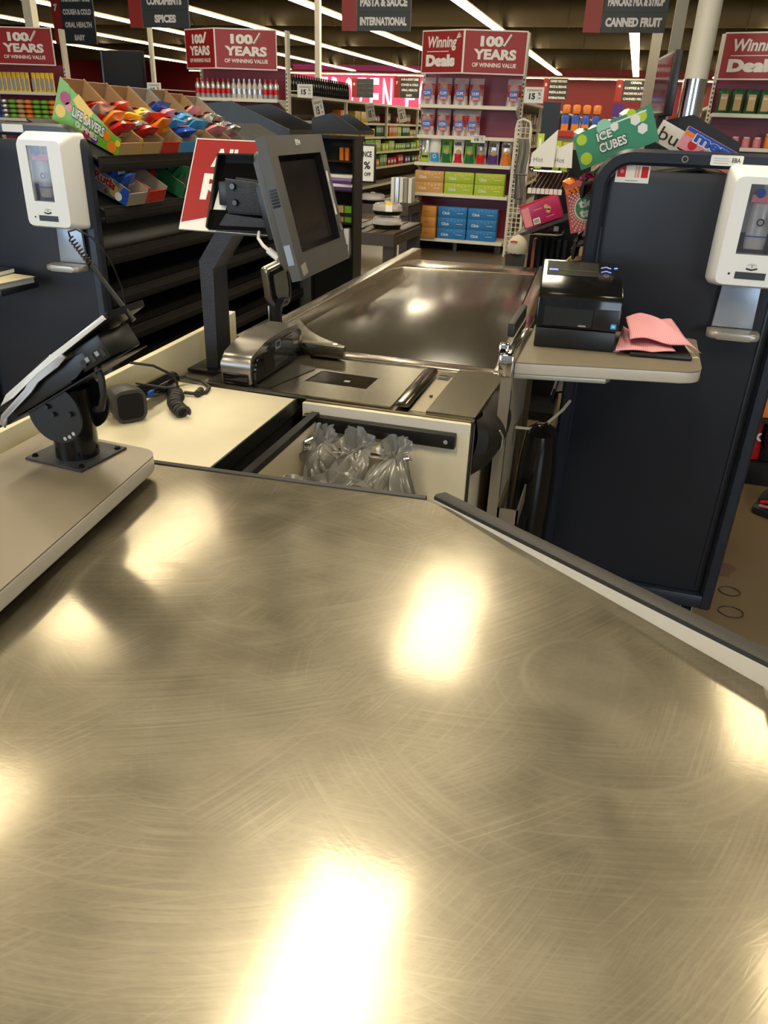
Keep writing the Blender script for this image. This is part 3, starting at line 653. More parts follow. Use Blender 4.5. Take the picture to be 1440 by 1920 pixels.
b.prism([(-.0185, .8775), (-.017, .884), (-.011, .8895), (.006, .8895), (.014, .884), (.0165, .8775)], 0, .30, mat('dark_steel', (.16, .14, .11), .22, 1.), 'y', .003)
ob = b.build('scale_bar', t, world=False); ob.location = (-.414+.6, 1.592-1.75, 0)
b = MB(); b.prism([(-.394, 1.593), (-.358, 1.592), (-.352, 1.875), (-.392, 1.885)], .872, .8726, mat('slot_metal', (.36, .31, .22), .4, .8), 'z'); b.box2((-.375, 1.70, .8727), (-.368, 1.708, .876), INK); b.box2((-.39, 1.845, .8727), (-.36, 1.885, .8735), INK); b.box2((-.388, 1.855, .8736), (-.368, 1.865, .879), CHROME); b.build('scale_slot', t)
MB().prism([(-.3545, 1.580), (-.243, 1.580), (-.229, 1.930), (-.349, 1.925)], .8725, .880, DECK, 'z').build('end_plate', t)
b = MB(); b.quad([(-.905, 1.5895, .8782), (-.66, 1.5875, .8782), (-.66, 1.5845, .8782), (-.905, 1.586, .8782)], RUB); b.build('plate_gap', t)
b = MB(); b.box2((-.645, 1.562, .06), (-.243, 1.576, .868), CREAM, .003); b.build('front_panel', t)
part(MB().box2((-.642, 1.561, .845), (-.246, 1.5615, .867), CREAMW).build('top_strip', t), 'white strip above the black bar')
b = MB(); b.box2((-.636, 1.540, .812), (-.276, 1.562, .846), BLACK, .004); b.cyl((-.297, 1.5395, .829), (-.297, 1.538, .829), .005, SILVER, seg=10); part(b.build('bumper_bar', t), 'black plastic bumper bar with a screw')
b = MB(); b.box2((-.247, 1.560, .06), (-.242, 1.578, .876), RUB); b.build('corner_trim', t)
part(MB().prism([(1.578, .06), (1.92, .06), (1.92, .862), (1.578, .862)], -.243, -.2425, CREAM, 'x').build('side_panel', t), 'cream side panel')
# black pouch on the right side
t = thing('side_pouch', 'sagging black zip pouch hung on the right side of the scanner deck', 'pouch', (-.22, 1.75, .8))
def pf(u, v):
    y = 1.585+.345*u; zt_ = .872-.004*math.sin(9*u); dep = .135-.055*u+.012*math.sin(3*PI*u)
    e = max(0, math.sin(PI*min(1, max(0, v))))**.6*max(0, math.sin(PI*min(1, u)))**.35
    return (-.240+.055*e+.006*math.sin(14*u+5*v), y, zt_-dep*v)
b = MB(); POUCH = mat('pouch_cloth', (.017, .0145, .011), .55, 0, .2, 120, .15, 20); b.grid(pf, 24, 14, POUCH); b.grid(lambda u, v: (-.2405, 1.585+.345*u, .872-(.135-.055*u+.012*math.sin(3*PI*u))*v), 8, 8, POUCH)
b.build('pouch_body', t)
b = MB(); b.tube([(-.193, 1.640, .835), (-.186, 1.655, .815), (-.187, 1.662, .79), (-.19, 1.668, .775)], .0022, TRAYG, 6); b.box((-.186, 1.655, .800), (.003, .012, .018), TRAYG, .001); b.build('zip_pull', t)

# ---- vertical scanner hood
t = thing('scanner_hood', 'curved black and silver upright scanner hood with dark side window', 'scanner', (-.82, 1.75, .8795))
prof = rounded([(1.600, .8795), (1.597, .922), (1.607, .946), (1.69, .966), (1.80, .969), (1.895, .965), (1.908, .940), (1.900, .897), (1.86, .8795)], [0, .010, .014, .03, .02, .012, .012, .01, .01], 5)
HOODM = mat('hood_metal', (.30, .28, .25), .30, .85, 0, 1, .12, 12)
MB().prism(prof, -.868, -.790, HOODM, 'x', .004, 2).build('shell', t)
inner = rounded([(1.608, .882), (1.607, .916), (1.618, .937), (1.69, .956), (1.80, .960), (1.885, .957), (1.898, .937), (1.892, .902), (1.85, .884)], [0, .009, .012, .02, .02, .010, .010, .008, .008], 4)
MB().prism(inner, -.7905, -.780, GLOSSB, 'x', .003).build('face_rim', t)
b = MB(); b.quad([(-.7795, 1.715, .893), (-.7795, 1.83, .905), (-.7795, 1.83, .951), (-.7795, 1.715, .948)], mat('hood_glass', (.03, .032, .03), .05, 0, 0, 1, spec=.9)); part(b.build('side_window', t), 'dark glass side window')
b = MB()
for k in range(14): b.box2((-.7798, 1.655+k*.004, .892), (-.7788, 1.657+k*.004, .945), RACKE)
for (a, c) in (((1.722, .937), (1.752, .940)), ((1.722, .955), (1.752, .955)),): b.box2((-.7793, a[0], a[1]), (-.7785, c[0], c[1]+.002), GREYINK)
b.box2((-.7793, 1.722, .938), (-.7785, 1.724, .957), GREYINK); b.box2((-.7793, 1.750, .938), (-.7785, 1.752, .957), GREYINK); b.build('grille', t)
b = MB(); b.box2((-.862, 1.594, .8795), (-.796, 1.600, .905), GLOSSB, .002); part(b.build('lower_band', t), 'black band along the foot of the near end')
# ---- curved plate, belt, rails
t = thing('conveyor', 'black rubber conveyor belt framed by steel rails', 'conveyor belt', (-.6, 2.8, 0))
MB().prism([(-.905, 1.998), (-.262, 1.990), (-.337, 3.50), (-.915, 3.42)], .862, .876, BELT, 'z', .002).build('belt', t)
MB().prism([(-.905, 1.93), (-.229, 1.938), (-.255, 1.988), (-.905, 1.995)], .855, .876, SCRATCHED, 'z', .003).build('near_plate', t)
MB().prism([(-.915, 3.425), (-.337, 3.505), (-.345, 3.70), (-.92, 3.66)], .855, .878, SCRATCHED, 'z', .003).build('far_plate', t)
b = MB(); b.prism([(-.950, 2.0), (-.906, 2.0), (-.916, 3.76), (-.962, 3.76)], .80, .915, RAIL, 'z', .004); b.build('left_rail', t)
b = MB(); b.box2((-.965, 2.0, .86), (-.951, 3.70, .905), CREAM, .002); b.build('outer_trim', t)
b = MB(); b.prism([(-.262, 1.95), (-.225, 1.95), (-.300, 3.72), (-.337, 3.72)], .80, .884, RAIL, 'z', .003); b.build('right_rail', t)
MB().prism([(-.94, 1.94), (-.235, 1.94), (-.30, 3.68), (-.95, 3.68)], .10, .853, DARKM, 'z').build('cabinet_body', t)
bz = lambda a, c, d, s: (a[0]*(1-s)**2+2*c[0]*s*(1-s)+d[0]*s*s, a[1]*(1-s)**2+2*c[1]*s*(1-s)+d[1]*s*s)
cur = [(-.985, 1.908), (-.665, 1.908), (-.665, 1.925)] + [bz((-.665, 1.925), (-.800, 1.985), (-.895, 2.165), q/12) for q in range(1, 13)] + [(-.945, 2.20), (-.985, 2.20)]
b = MB(); b.prism(cur, .8765, .910, DECK, 'z', .002); b.cyl((-.695, 1.925, .910), (-.695, 1.925, .9115), .006, CHROME, seg=10); b.cyl((-.95, 1.925, .910), (-.95, 1.925, .9115), .006, CHROME, seg=10)
part(b.build('corner_plate', t), 'raised steel corner plate with a curved edge')
# ---- imager pole
t = thing('price_imager', 'slim black and silver imager on a pole with a tilted head', 'imager', (-.893, 1.985, .910))
b = MB()
prev = None
sec = [(.0, .017, .012), (.05, .015, .012), (.075, .019, .013), (.098, .034, .016)]
vs = []; fs = []
for z, hw, hd in sec:
    for k in range(12):
        a = 2*PI*k/12; c, s_ = math.cos(a), math.sin(a); vs.append((-.893+hw*math.copysign(abs(c)**.6, c), 1.985+hd*math.copysign(abs(s_)**.6, s_), .910+z))
for i in range(3): fs += [(i*12+k, i*12+(k+1) % 12, (i+1)*12+(k+1) % 12, (i+1)*12+k) for k in range(12)]
fs += [tuple(range(12))[::-1], tuple(36+k for k in range(12))]
b.add(vs, fs, BLACK); b.box2((-.913, 1.972, .911), (-.906, 1.998, .985), HOODM, .002); b.build('pole', t)
Mh = frame((-.888, 1.985, 1.044), (.46, .84, .28), (.10, -.16, 1)) @ Matrix.Diagonal((.9, .8, 1.15, 1))
hp = rounded([(-.030, -.058), (.030, -.058), (.042, -.025), (.042, .052), (-.042, .052), (-.042, -.025)], [.012]*6, 3)
b = MB(Mh); b.prism(hp, -.016, .018, HOODM, 'y', .004); b.build('head_shell', t)
b = MB(Mh); b.prism([(x*.86, z*.88) for x, z in hp], -.0185, -.0162, GLOSSB, 'y', .001); b.build('head_bezel', t)
b = MB(Mh); b.prism([(x*.60+.004, z*.66) for x, z in hp], -.0205, -.0186, mat('imager_glass', (.16, .15, .10), .12), 'y'); b.build('head_window', t)

# ---- monitor, its arm and the little display behind
t = thing('monitor_stand', 'black speckled steel post with a bent arm carrying the monitor', 'stand', (-.955, 1.71, .873))
b = MB(); b.box2((-1.000, 1.665, .8725), (-.910, 1.80, .880), GLOSSB, .001); b.build('base_plate', t)
b = MB(); yc = 1.712
b.prism([(-.958, .880), (-.923, .880), (-.923, 1.125), (-.866, 1.207), (-.775, 1.207), (-.764, 1.218), (-.764, 1.245), (-.880, 1.252), (-.958, 1.142)], yc-.022, yc+.050, CRINKLE, 'y', .002); b.build('post', t)
b = MB(); b.box2((-.875, yc-.020, 1.2525), (-.745, yc+.030, 1.262), CRINKLE, .002)
b.prism([(-.872, 1.258), (-.745, 1.258), (-.735, 1.30), (-.742, 1.318), (-.872, 1.327)], yc-.030, yc-.022, CRINKLE, 'y', .002); b.prism([(-.872, 1.258), (-.745, 1.258), (-.735, 1.30), (-.742, 1.318), (-.872, 1.327)], yc+.022, yc+.030, CRINKLE, 'y', .002)
mbk = b.build('mount_bracket', t)
for x, z in ((-.852, 1.312), (-.848, 1.278), (-.782, 1.308), (-.780, 1.274)): MB().cyl((x, yc-.030, z), (x, yc-.037, z), .008, GLOSSB, r2=.006, seg=10).build('bolt', mbk)
t = thing('pos_monitor', 'grey touch monitor tilted toward the cashier side with a dark screen', 'monitor', (-.75, 1.66, 1.25))
Mm = Matrix.Translation((-.664, 1.655, 1.286)) @ Euler((0, 0, R(90.5))).to_matrix().to_4x4() @ Euler((R(-15), 0, 0)).to_matrix().to_4x4() @ Euler((0, R(-.4), 0)).to_matrix().to_4x4()
MONG = mat('monitor_grey', (.085, .080, .070), .42, 0, .03, 300); SCRN = mat('screen_glass', (.030, .024, .021), .10, 0, 0, 1, spec=.65)
W, H_ = .315, .275
b = MB(Mm)     # bezel frame with an opening
xo, zo = W/2, H_/2; xi0, xi1, zi0, zi1 = -.117, .123, -.086, .100
for (a, c) in (((-xo, -zo), (xi0, zo)), ((xi1, -zo), (xo, zo)), ((xi0, zi1), (xi1, zo)), ((xi0, -zo), (xi1, zi0))): b.box2((a[0], -.012, a[1]), (c[0], .010, c[1]), MONG)
for q in ([(xi0, zi0), (xi1, zi0)], [(xi1, zi0), (xi1, zi1)], [(xi1, zi1), (xi0, zi1)], [(xi0, zi1), (xi0, zi0)]):
    c_ = .01; ins = lambda p: (p[0]+(c_ if p[0] < 0 else -c_), .0, p[1]+(c_ if p[1] < 0 else -c_))
    b.quad([(q[0][0], -.0125, q[0][1]), (q[1][0], -.0125, q[1][1]), ins(q[1]), ins(q[0])], GLOSSB)
b.build('bezel', t)
b = MB(Mm); b.prism(rounded([(-xo+.022, -zo+.02), (xo-.02, -zo+.02), (xo-.02, zo-.02), (-xo+.022, zo-.02)], [.02]*4), .0105, .036, MONG, 'y', .008); b.build('housing', t)
b = MB(Mm); b.quad([(xi0, .001, zi0), (xi1, .001, zi0), (xi1, .001, zi1), (xi0, .001, zi1)], SCRN); b.build('screen', t)
b = MB(Mm); b.text('IBM', (-.012, -.0128, .117), XV, UV, .026, .012, SILVER, .02); b.build('maker_mark', t)
b = MB(Mm); b.quad([(.1285, -.0124, -.035), (.140, -.0124, -.035), (.140, -.0124, .060), (.1285, -.0124, .060)], PAPER); b.text('REGISTER', (.1375, -.0127, -.01), (0, 0, 1), (-1, 0, 0), .05, .005, INK); part(b.build('sticker', t), 'narrow white sticker strip on the right bezel')
b = MB(Mm); b.disc((.143, -.0126, -.062), XV, UV, .010, SILVER, 18); b.tube([(.143+.009*math.cos(a), -.0126, -.062+.011*math.sin(a)) for a in [2*PI*k/16 for k in range(16)]], .0015, MONG, 4, closed=True); b.build('key_badge', t)
b = MB(Mm); b.quad([(-.142, -.0124, -.132), (-.112, -.0124, -.128), (-.116, -.0124, -.106), (-.145, -.0124, -.110)], mat('residue', (.30, .27, .21), .6)); b.build('sticker_residue', t)
b = MB(Mm)
for k in range(6): b.box2((-xo-.0012, -.008, .008+k*.006), (-xo, .008, .012+k*.006), GLOSSB)
b.build('side_vents', t)
MB(Mm).box2((-xo-.0012, -.006, -.105), (-xo, .008, -.065), PLATG).build('rating_label', t)
b = MB(Mm); b.box2((-.08, .036, -.05), (.08, .075, .06), BLACK, .004); b.build('rear_mount', t)
t = thing('data_cable', 'pale grey cable with a plug hanging under the monitor arm', 'cable', (-.78, 1.69, 1.2))
b = MB(); b.tube([(-.80, 1.70, 1.222), (-.785, 1.66, 1.208), (-.760, 1.63, 1.198), (-.735, 1.61, 1.190)], .004, PAPER, 8); b.build('cord', t)
MB().cyl((-.738, 1.612, 1.191), (-.708, 1.60, 1.177), .008, WHITE, seg=12).build('plug', t)
# red lane sign and open black display box
t = thing('lane_sign', 'red sign with white letters and a white slanted foot behind the monitor', 'sign', (-1.0, 1.78, 1.3))
Ms = frame((-1.004, 1.805, 1.403), (1, 0, 0), (0.0, .56, .93))
b = MB(Ms); b.box2((0, 0, -.224), (.235, .005, 0), WHITEINK); b.prism([(.003, -.003), (.232, -.003), (.232, -.150), (.003, -.207)], -.0012, -.0002, REDS, 'y'); b.build('panel', t)
b = MB(Ms); b.text('All of', (.052, -.002, -.070), XV, UV, .13, .046, WHITEINK, .04); b.text('R', (.040, -.002, -.150), XV, UV, .06, .064, WHITEINK, .04); b.build('lettering', t)
t = thing('display_box', 'open black box with white inside patches between the red sign and the monitor', 'display', (-.88, 1.74, 1.26))
Mb = frame((-.928, 1.775, 1.366), (1, 0, 0.02), (0.0, .56, .93))
b = MB(Mb); b.box2((0, 0, -.175), (.17, .006, 0), GLOSSB); b.prism([(0, -.175), (0, 0), (-.018, 0), (-.012, -.175)], 0, .004, BLACK, 'x'); b.box2((.166, -.05, -.175), (.17, 0, 0), BLACK); b.box2((.004, -.018, -.004), (.17, 0, 0), BLACK); b.build('shell', t)
b = MB(Mb); b.quad([(.006, -.0015, -.128), (.038, -.0015, -.128), (.044, -.0015, -.070), (.012, -.0015, -.070)], PAPER); b.quad([(.07, -.0015, -.085), (.11, -.0015, -.085), (.11, -.0015, -.06), (.07, -.0015, -.06)], PAPER); b.build('white_patch', t)
b = MB(); b.box2((-.90, 1.70, 1.268), (-.862, 1.755, 1.318), BLACK, .003); b.build('mounting_block', t)

# ---- card reader
t = thing('card_reader', 'black and silver card terminal tilted on a round pedestal', 'card terminal', (-.838, 1.015, .9201))
b = MB(); b.prism([(-.909, .972), (-.788, .958), (-.778, 1.072), (-.900, 1.084)], .9201, .9245, CRINKLE, 'z', .001); bpl = b.build('base_plate', t)
for x, y in ((-.897, .983), (-.797, .971), (-.788, 1.060), (-.890, 1.071)): MB().cyl((x, y, .9245), (x, y, .928), .006, GLOSSB, r2=.004, seg=8).build('screw', bpl)
MB().cyl((-.838, 1.018, .9246), (-.838, 1.018, 1.045), .036, GLOSSB, seg=28).build('pedestal', t)
ca, sa = math.cos(R(31)), math.sin(R(31))
Mc = frame((-.785, 1.003, 1.040), (ca, 0, sa), (-sa, 0, ca))     # x along the terminal, z out of its face
for y in (-.038, .036):
    b = MB(Mc); half = [(.050*math.cos(a)-.050, .050*math.sin(a)+.001) for a in [R(155+230*k/18) for k in range(19)]]
    b.prism(half, y, y+.004, BLACK, 'y')
    if y < 0:
        for k in range(6): a = R(215+14*k); b.disc((.043*math.cos(a)-.050, y-.0004, .043*math.sin(a)+.001), XV, UV, .0035, INK if k < 3 else SILVER, 8)
        for px_, pz in ((-.052, .016), (-.050, .001), (-.020, -.012)): b.cyl((px_, y-.001, pz), (px_, y-.006, pz), .0045, GLOSSB, seg=8)
    b.build('tilt_plate', t)
b = MB(Mc); b.box2((-.150, -.042, .0225), (.118, .042, .0245), BLACK); b.build('cradle', t)
b = MB(Mc); b.prism([(-.118, .026), (.02, .026), (.03, .034), (.07, .036), (.07, .058), (.0, .062), (-.125, .045)], -.041, .045, BLACK, 'y', .004); b.build('lower_body', t)
b = MB(Mc); b.prism([(-.15, .036), (-.128, .050), (-.02, .0665), (.035, .068), (.150, .076), (.153, .086), (.0, .078), (-.10, .066), (-.148, .050)], -.047, .050, BLACK, 'y', .004); b.build('upper_body', t)
b = MB(Mc)
for y in (-.0515,):
    b.prism([(-.150, .030), (-.135, .041), (-.06, .054), (-.045, .062), (.0, .068), (.02, .078), (.04, .074), (.045, .062), (.02, .056), (-.03, .054), (-.052, .045), (-.128, .033), (-.145, .020)], y, y+.004, SILVER, 'y', .001)
    b.prism([(-.125, .052), (-.10, .063), (.02, .0765), (.145, .0845), (.148, .077), (.03, .068), (-.02, .064), (-.09, .053)], y-.001, y+.003, mat('bright_trim', (.86, .84, .78), .25, .4), 'y', .001)
part(b.build('side_trim', t), 'silver trim strips along the side')
b = MB(Mc); b.box2((.05, -.040, .030), (.112, .040, .068), BLACK, .003)
for i in range(5): b.box2((.055+.011*i, -.0412, .036+.005*(i % 2)), (.062+.011*i, -.040, .048), GREYINK if i in (1, 3) else RACKE)
b.build('port_block', t)
b = MB(Mc); b.quad([(-.02, -.038, .0785), (.14, -.038, .0865), (.14, .040, .0865), (-.02, .040, .0785)], GLOSSB); b.build('screen', t)
t = thing('stylus', 'thin black stylus with a coiled tether leaning above the card terminal', 'stylus', (-.69, 1.01, 1.17))
b = MB(); b.cyl((-.688, 1.006, 1.170), (-.756, 1.004, 1.256), .0042, BLACK, r2=.0032, seg=10); b.build('shaft', t)
b = MB(); A_, B_ = Vector((-.748, 1.004, 1.246)), Vector((-.778, 1.003, 1.284)); d_ = (B_-A_).normalized(); u_ = d_.orthogonal().normalized(); v_ = d_.cross(u_)
b.tube([A_+(B_-A_)*(k/64)+.0042*(math.cos(k*.9)*u_+math.sin(k*.9)*v_) for k in range(65)], .0012, BLACK, 5)
b.tube([B_, (-.780, 1.003, 1.292), (-.768, 1.006, 1.296), (-.745, 1.01, 1.285), (-.726, 1.02, 1.255), (-.718, 1.03, 1.21), (-.722, 1.04, 1.17), (-.745, 1.045, 1.14), (-.78, 1.05, 1.128)], .0016, BLACK, 6); b.build('tether', t)
t = thing('terminal_cable', 'thick black cable looping from the card terminal to its pedestal', 'cable', (-.76, 1.0, 1.05))
MB().tube([(-.770, .985, 1.112), (-.745, .975, 1.108), (-.735, .972, 1.085), (-.737, .975, 1.055), (-.752, .985, 1.028), (-.775, 1.0, 1.018)], .0055, RUB, 10).build('thick_cord', t)
MB().tube([(-.70, 1.0, 1.105), (-.672, 1.02, 1.098), (-.655, 1.05, 1.075), (-.662, 1.07, 1.05), (-.69, 1.07, 1.045), (-.735, 1.06, 1.05)], .0022, RUB, 8).build('thin_cord', t)

# ---- handheld scanner
t = thing('handheld_scanner', 'black handheld barcode scanner lying on the cream counter', 'scanner', (-.95, 1.35, .876))
Mg = frame((-.940, 1.310, .9125), (.80, -.60, -.04), (0.0, 0.0, 1))   # x: where the head looks
b = MB(Mg); hs = [(-.054, .012, .010), (-.046, .022, .020), (-.026, .031, .030), (.010, .035, .036), (.034, .035, .036)]
vs = []; fs = []
for x, hy, hz in hs:
    for k in range(16):
        a = 2*PI*k/16; c, s_ = math.cos(a), math.sin(a); vs.append((x, hy*math.copysign(abs(c)**.62, c), hz*math.copysign(abs(s_)**.62, s_)))
for i in range(4): fs += [(i*16+k, i*16+(k+1) % 16, (i+1)*16+(k+1) % 16, (i+1)*16+k) for k in range(16)]
fs += [tuple(range(16)), tuple(64+k for k in range(16))[::-1]]
GUNM = mat('gun_grey', (.030, .029, .028), .45, 0, .05, 400)
b.add(vs, fs, GUNM)
for k in range(7): b.tube([(-.02+.004*k, -.0335-.0006*k, -.024+.002*k), (.012, -.0362, -.020+.006*k)], .0009, RACKE, 4)
b.build('head', t)
b = MB(Mg); b.prism(rounded([(-.027, -.027), (.027, -.027), (.027, .027), (-.027, .027)], [.014]*4), .0342, .0352, mat('window_black', (.004, .003, .005), .45, spec=.2), 'x'); b.build('scan_window', t)
hx, hy_, hz_ = (-.945, 1.345, .915), (-.945, 1.42, .905), (-.955, 1.525, .899)
b = MB(); b.tube([hx, (-.943, 1.385, .911), hy_, (-.950, 1.475, .901), hz_], [.018, .016, .019, .021, .017], GLOSSB, 14); b.build('handle', t)
b = MB(); b.box((-.927, 1.385, .909), (.010, .022, .012), BLU, .003); b.build('trigger', t)
t = thing('coiled_cord', 'black coiled cord bunched up beside the handheld scanner', 'cord', (-.84, 1.42, .876))
b = MB(); b.tube([(-.955, 1.525, .899), (-.945, 1.565, .893), (-.91, 1.575, .884), (-.875, 1.55, .880), (-.865, 1.515, .880), (-.878, 1.49, .8815), (-.905, 1.488, .8815)], .0045, RUB, 8)
path = [Vector(p) for p in ((-.935, 1.475, .887), (-.915, 1.465, .887), (-.895, 1.44, .889), (-.885, 1.41, .890), (-.868, 1.385, .891), (-.848, 1.365, .890), (-.828, 1.352, .888))]
pts = []
N = 190
for k in range(N):
    s = k/(N-1)*(len(path)-1); i = min(len(path)-2, int(s)); fr = s-i; p = path[i].lerp(path[i+1], fr); tg = (path[i+1]-path[i]).normalized(); u_ = tg.cross(Vector((0, 0, 1))).normalized(); v_ = u_.cross(tg)
    a = k*2*PI/15; pts.append(p+(.0135*math.cos(a))*u_+(.0115*math.sin(a))*v_)
b.tube(pts, .0040, RUB, 6); b.build('coil', t)
MB().cyl((-.878, 1.515, .883), (-.872, 1.485, .883), .008, RUB, seg=10).build('ferrite', t)
# ---- bag well fittings
t = thing('bag_rack', 'cream bag rack with chrome rods in the well before the scanner deck', 'bag rack', (-.5, 1.4, .7))
MB().prism([(1.15, .55), (1.555, .55), (1.555, .845), (1.15, .845)], -.612, -.603, CREAM, 'x').build('back_board', t)
part(MB().prism([(1.15, .838), (1.556, .838), (1.556, .852), (1.15, .852)], -.618, -.600, BLACK, 'x').build('top_edge', t), 'black top edge')
for y in (1.475, 1.235):
    b = MB(); z = .800
    b.tube([(-.600, y-.010, z), (-.56, y-.010, z), (-.40, y-.010, z), (-.375, y-.012, z+.004), (-.362, y-.004, z+.006), (-.358, y+.004, z+.002), (-.375, y+.010, z), (-.60, y+.010, z)], .003, CHROME, 8)
    b.box2((-.603, y-.022, z-.03), (-.598, y+.022, z+.018), CHROME, .001); b.tube([(-.598, y-.014, z+.014), (-.585, y, z+.020), (-.575, y+.012, z+.010)], .0025, CHROME, 6); b.build('rod', t)
MB().box2((-.64, 1.14, .52), (-.25, 1.56, .55), CREAM).build('floor_board', t)
PLAST = mat('bag_plastic', (.20, .195, .18), .22, 0, .2, 40, .25, 14, trans=.0, alpha=.82)
def bag_sheet(b, x0, x1, y0, z0, reach, drop, seed, peak=.03):
    rnd = random.Random(seed); ph = [rnd.uniform(0, 6.3) for _ in range(8)]
    def fn(u, v):
        x = x0+(x1-x0)*u; pinch = 1-.75*math.exp(-((v-.16)/.10)**2); xm = (x0+x1)/2; x = xm+(x-xm)*(pinch+.6*v)
        f_ = math.sin(5*u*PI+ph[0]+2*v)*.010*(.4+v)+math.sin(9*u*PI+ph[1]-3*v)*.005+.012*math.sin(3*v*PI+ph[2]+3*u)
        if v < .16: s = v/.16; z = z0+peak*(1-s)*(1-abs(2*u-1)**1.4*.8); y = y0+.014*(1-s)+f_*.5
        else: s = (v-.16)/.84; z = z0-drop*s**1.35+.010*math.sin(7*s+ph[3])*s; y = y0-reach*s**.8+f_
        return (x+.02*math.sin(2.2*v*PI+ph[4])*v+f_*.5, y, z)
    b.grid(fn, 22, 26, PLAST)
for k, (xa, xb, y, rc, dr, pk, lb) in enumerate([(-.590, -.545, 1.475, .07, .12, .055, 'bunched grey plastic bags at the inner end of the far chrome rod'), (-.520, -.465, 1.475, .10, .15, .060, 'bunched grey plastic bags in the middle of the far chrome rod'), (-.435, -.375, 1.475, .14, .17, .050, 'grey plastic bags at the free end of the far chrome rod, trailing down'),
                                              (-.598, -.545, 1.25, .05, .03, .020, 'stack of grey plastic bags at the left behind the counter lip'), (-.53, -.40, 1.26, .05, .07, .045, 'loose grey plastic bags billowing just behind the counter lip')]):
    t = thing('plastic_bags', lb, 'plastic bags', ((xa+xb)/2, y, .80), group='bags on the rods')
    for j in range(4):
        b = MB(); bag_sheet(b, xa+.006*j, xb+.008*j, y+.004*j-.006, .803+.003*j, rc*(1+.12*j), dr*(1+.1*j), 10*k+j, pk*(1-.12*j)); b.build('bag', t, angle=80)
t = thing('loose_bag', 'single grey plastic bag hanging open in front of the cream panel', 'plastic bag', (-.37, 1.42, .72), group=None)
b = MB()
def lf(u, v):
    w = .035+.055*v; x = -.385+.105*v+(u-.5)*w*(1.3-.5*math.sin(PI*v)); f_ = .010*math.sin(3*PI*u+2*v)+.007*math.sin(7*PI*u+6*v)
    return (x, 1.462-.10*v+f_, .815-.19*v+.006*math.sin(5*v+4*u))
b.grid(lf, 18, 24, PLAST); b.build('bag', t, angle=80)
# ---- right side of the lane: upright panel, printer shelf
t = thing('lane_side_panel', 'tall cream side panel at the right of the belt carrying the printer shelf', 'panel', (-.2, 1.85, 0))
b = MB(); b.prism([(1.70, .02), (2.12, .02), (2.12, .962), (1.70, .962)], -.207, -.188, mat('shaded_tan_laminate', (.34, .29, .20), .45, 0, 0, 1, .12, 9), 'x', .002); b.box2((-.1875, 1.735, .62), (-.187, 1.742, .90), INK); b.box2((-.1875, 1.90, .70), (-.187, 1.906, .76), INK); b.build('panel', t)  # laminate colour darkened to hold the shade on this panel
b = MB(); b.box2((-.210, 1.695, .02), (-.185, 1.701, .962), TAUPE); b.build('front_edge', t)
b = MB(); b.box2((-.218, 1.69, .945), (-.186, 1.715, .995), CHROME, .003); b.box2((-.228, 1.745, .955), (-.206, 1.770, 1.005), CHROME, .003); b.box2((-.224, 1.742, .965), (-.212, 1.7455, .995), GLOSSB); b.box2((-.208, 1.70, .985), (-.188, 2.12, .995), CHROME, .002); b.build('clamp', t)
b = MB(); b.box2((-.232, 1.90, .985), (-.214, 2.14, 1.02), RUB, .003); part(b.build('rail_bumper', t), 'black bumper strip beside the belt')
b = MB(); b.box2((-.187, 1.72, .55), (-.135, 1.725, .60), TAUPE); b.box2((-.187, 1.72, .55), (-.182, 1.90, .60), TAUPE); b.box2((-.14, 1.72, .55), (-.135, 1.90, .60), TAUPE); b.build('holder_bracket', t)
t = thing('printer_shelf', 'taupe shelf with a pale edge holding the receipt printer and pink cloths', 'shelf', (0, 1.9, .95))
lp = rounded([(-.186, 1.735), (.228, 1.820), (.235, 2.15), (-.186, 2.15)], [0, .045, .02, 0])
MB().prism(lp, .9675, .970, TAUPE, 'z').build('shelf_top', t)
part(MB().prism(lp, .942, .9675, TAUPE_EDGE, 'z', .003).build('shelf_edge', t), 'pale rounded edge')
b = MB(); b.prism([(-.186, 1.739), (.02, 1.779), (.03, 1.80), (.03, 1.83), (-.186, 1.80)], .930, .9415, TRAYG, 'z', .002); b.build('support_bar', t)
# printer
t = thing('receipt_printer', 'black receipt printer with blue lights on the taupe shelf', 'printer', (-.065, 2.0, .9701))
Mp = frame((-.068, 1.905, .9702), (1, .085, 0), (0, 0, 1))   # y runs away from the front
b = MB(Mp); b.box2((-.096, .0, 0), (.096, .205, .048), BLACK, .004); b.build('base', t)
b = MB(Mp); b.prism([(.004, .050), (.004, .115), (.010, .130), (.030, .140), (.195, .180), (.205, .172), (.205, .050)], -.098, .100, GLOSSB, 'x', .004); b.build('cover', t)
b = MB(Mp); b.box2((-.080, .001, .055), (.035, .004, .098), mat('slot_black', (.004, .004, .004), .5))
for i in range(8): b.box2((-.078+.007*i, .0005, .058), (-.077+.007*i, .0015, .085), RACKE)
b.box2((.004, .0, .056), (.022, .0012, .060), TRAYG); b.build('paper_slot', t)
b = MB(Mp); b.box2((.038, .0015, .052), (.096, .004, .100), BLACK, .001); b.quad([(.080, .0011, .056), (.093, .0011, .056), (.093, .0011, .068), (.080, .0011, .068)], SKY); b.box2((.083, .0005, .059), (.090, .001, .065), cmat('pale_blue', (.4, .7, .9))); part(b.build('side_door', t), 'small black door with a blue sticker')
tp = lambda x, y: (x, y, .140+(y-.030)*.2424+.0012)
b = MB(Mp); b.quad([tp(-.085, .100), tp(.042, .100), tp(.042, .185), tp(-.085, .185)], mat('printer_lid', (.030, .026, .020), .18)); b.quad([(p[0], p[1], p[2]+.0006) for p in (tp(-.055, .128), tp(.038, .128), tp(.038, .132), tp(-.055, .132))], INK); b.build('lid', t)
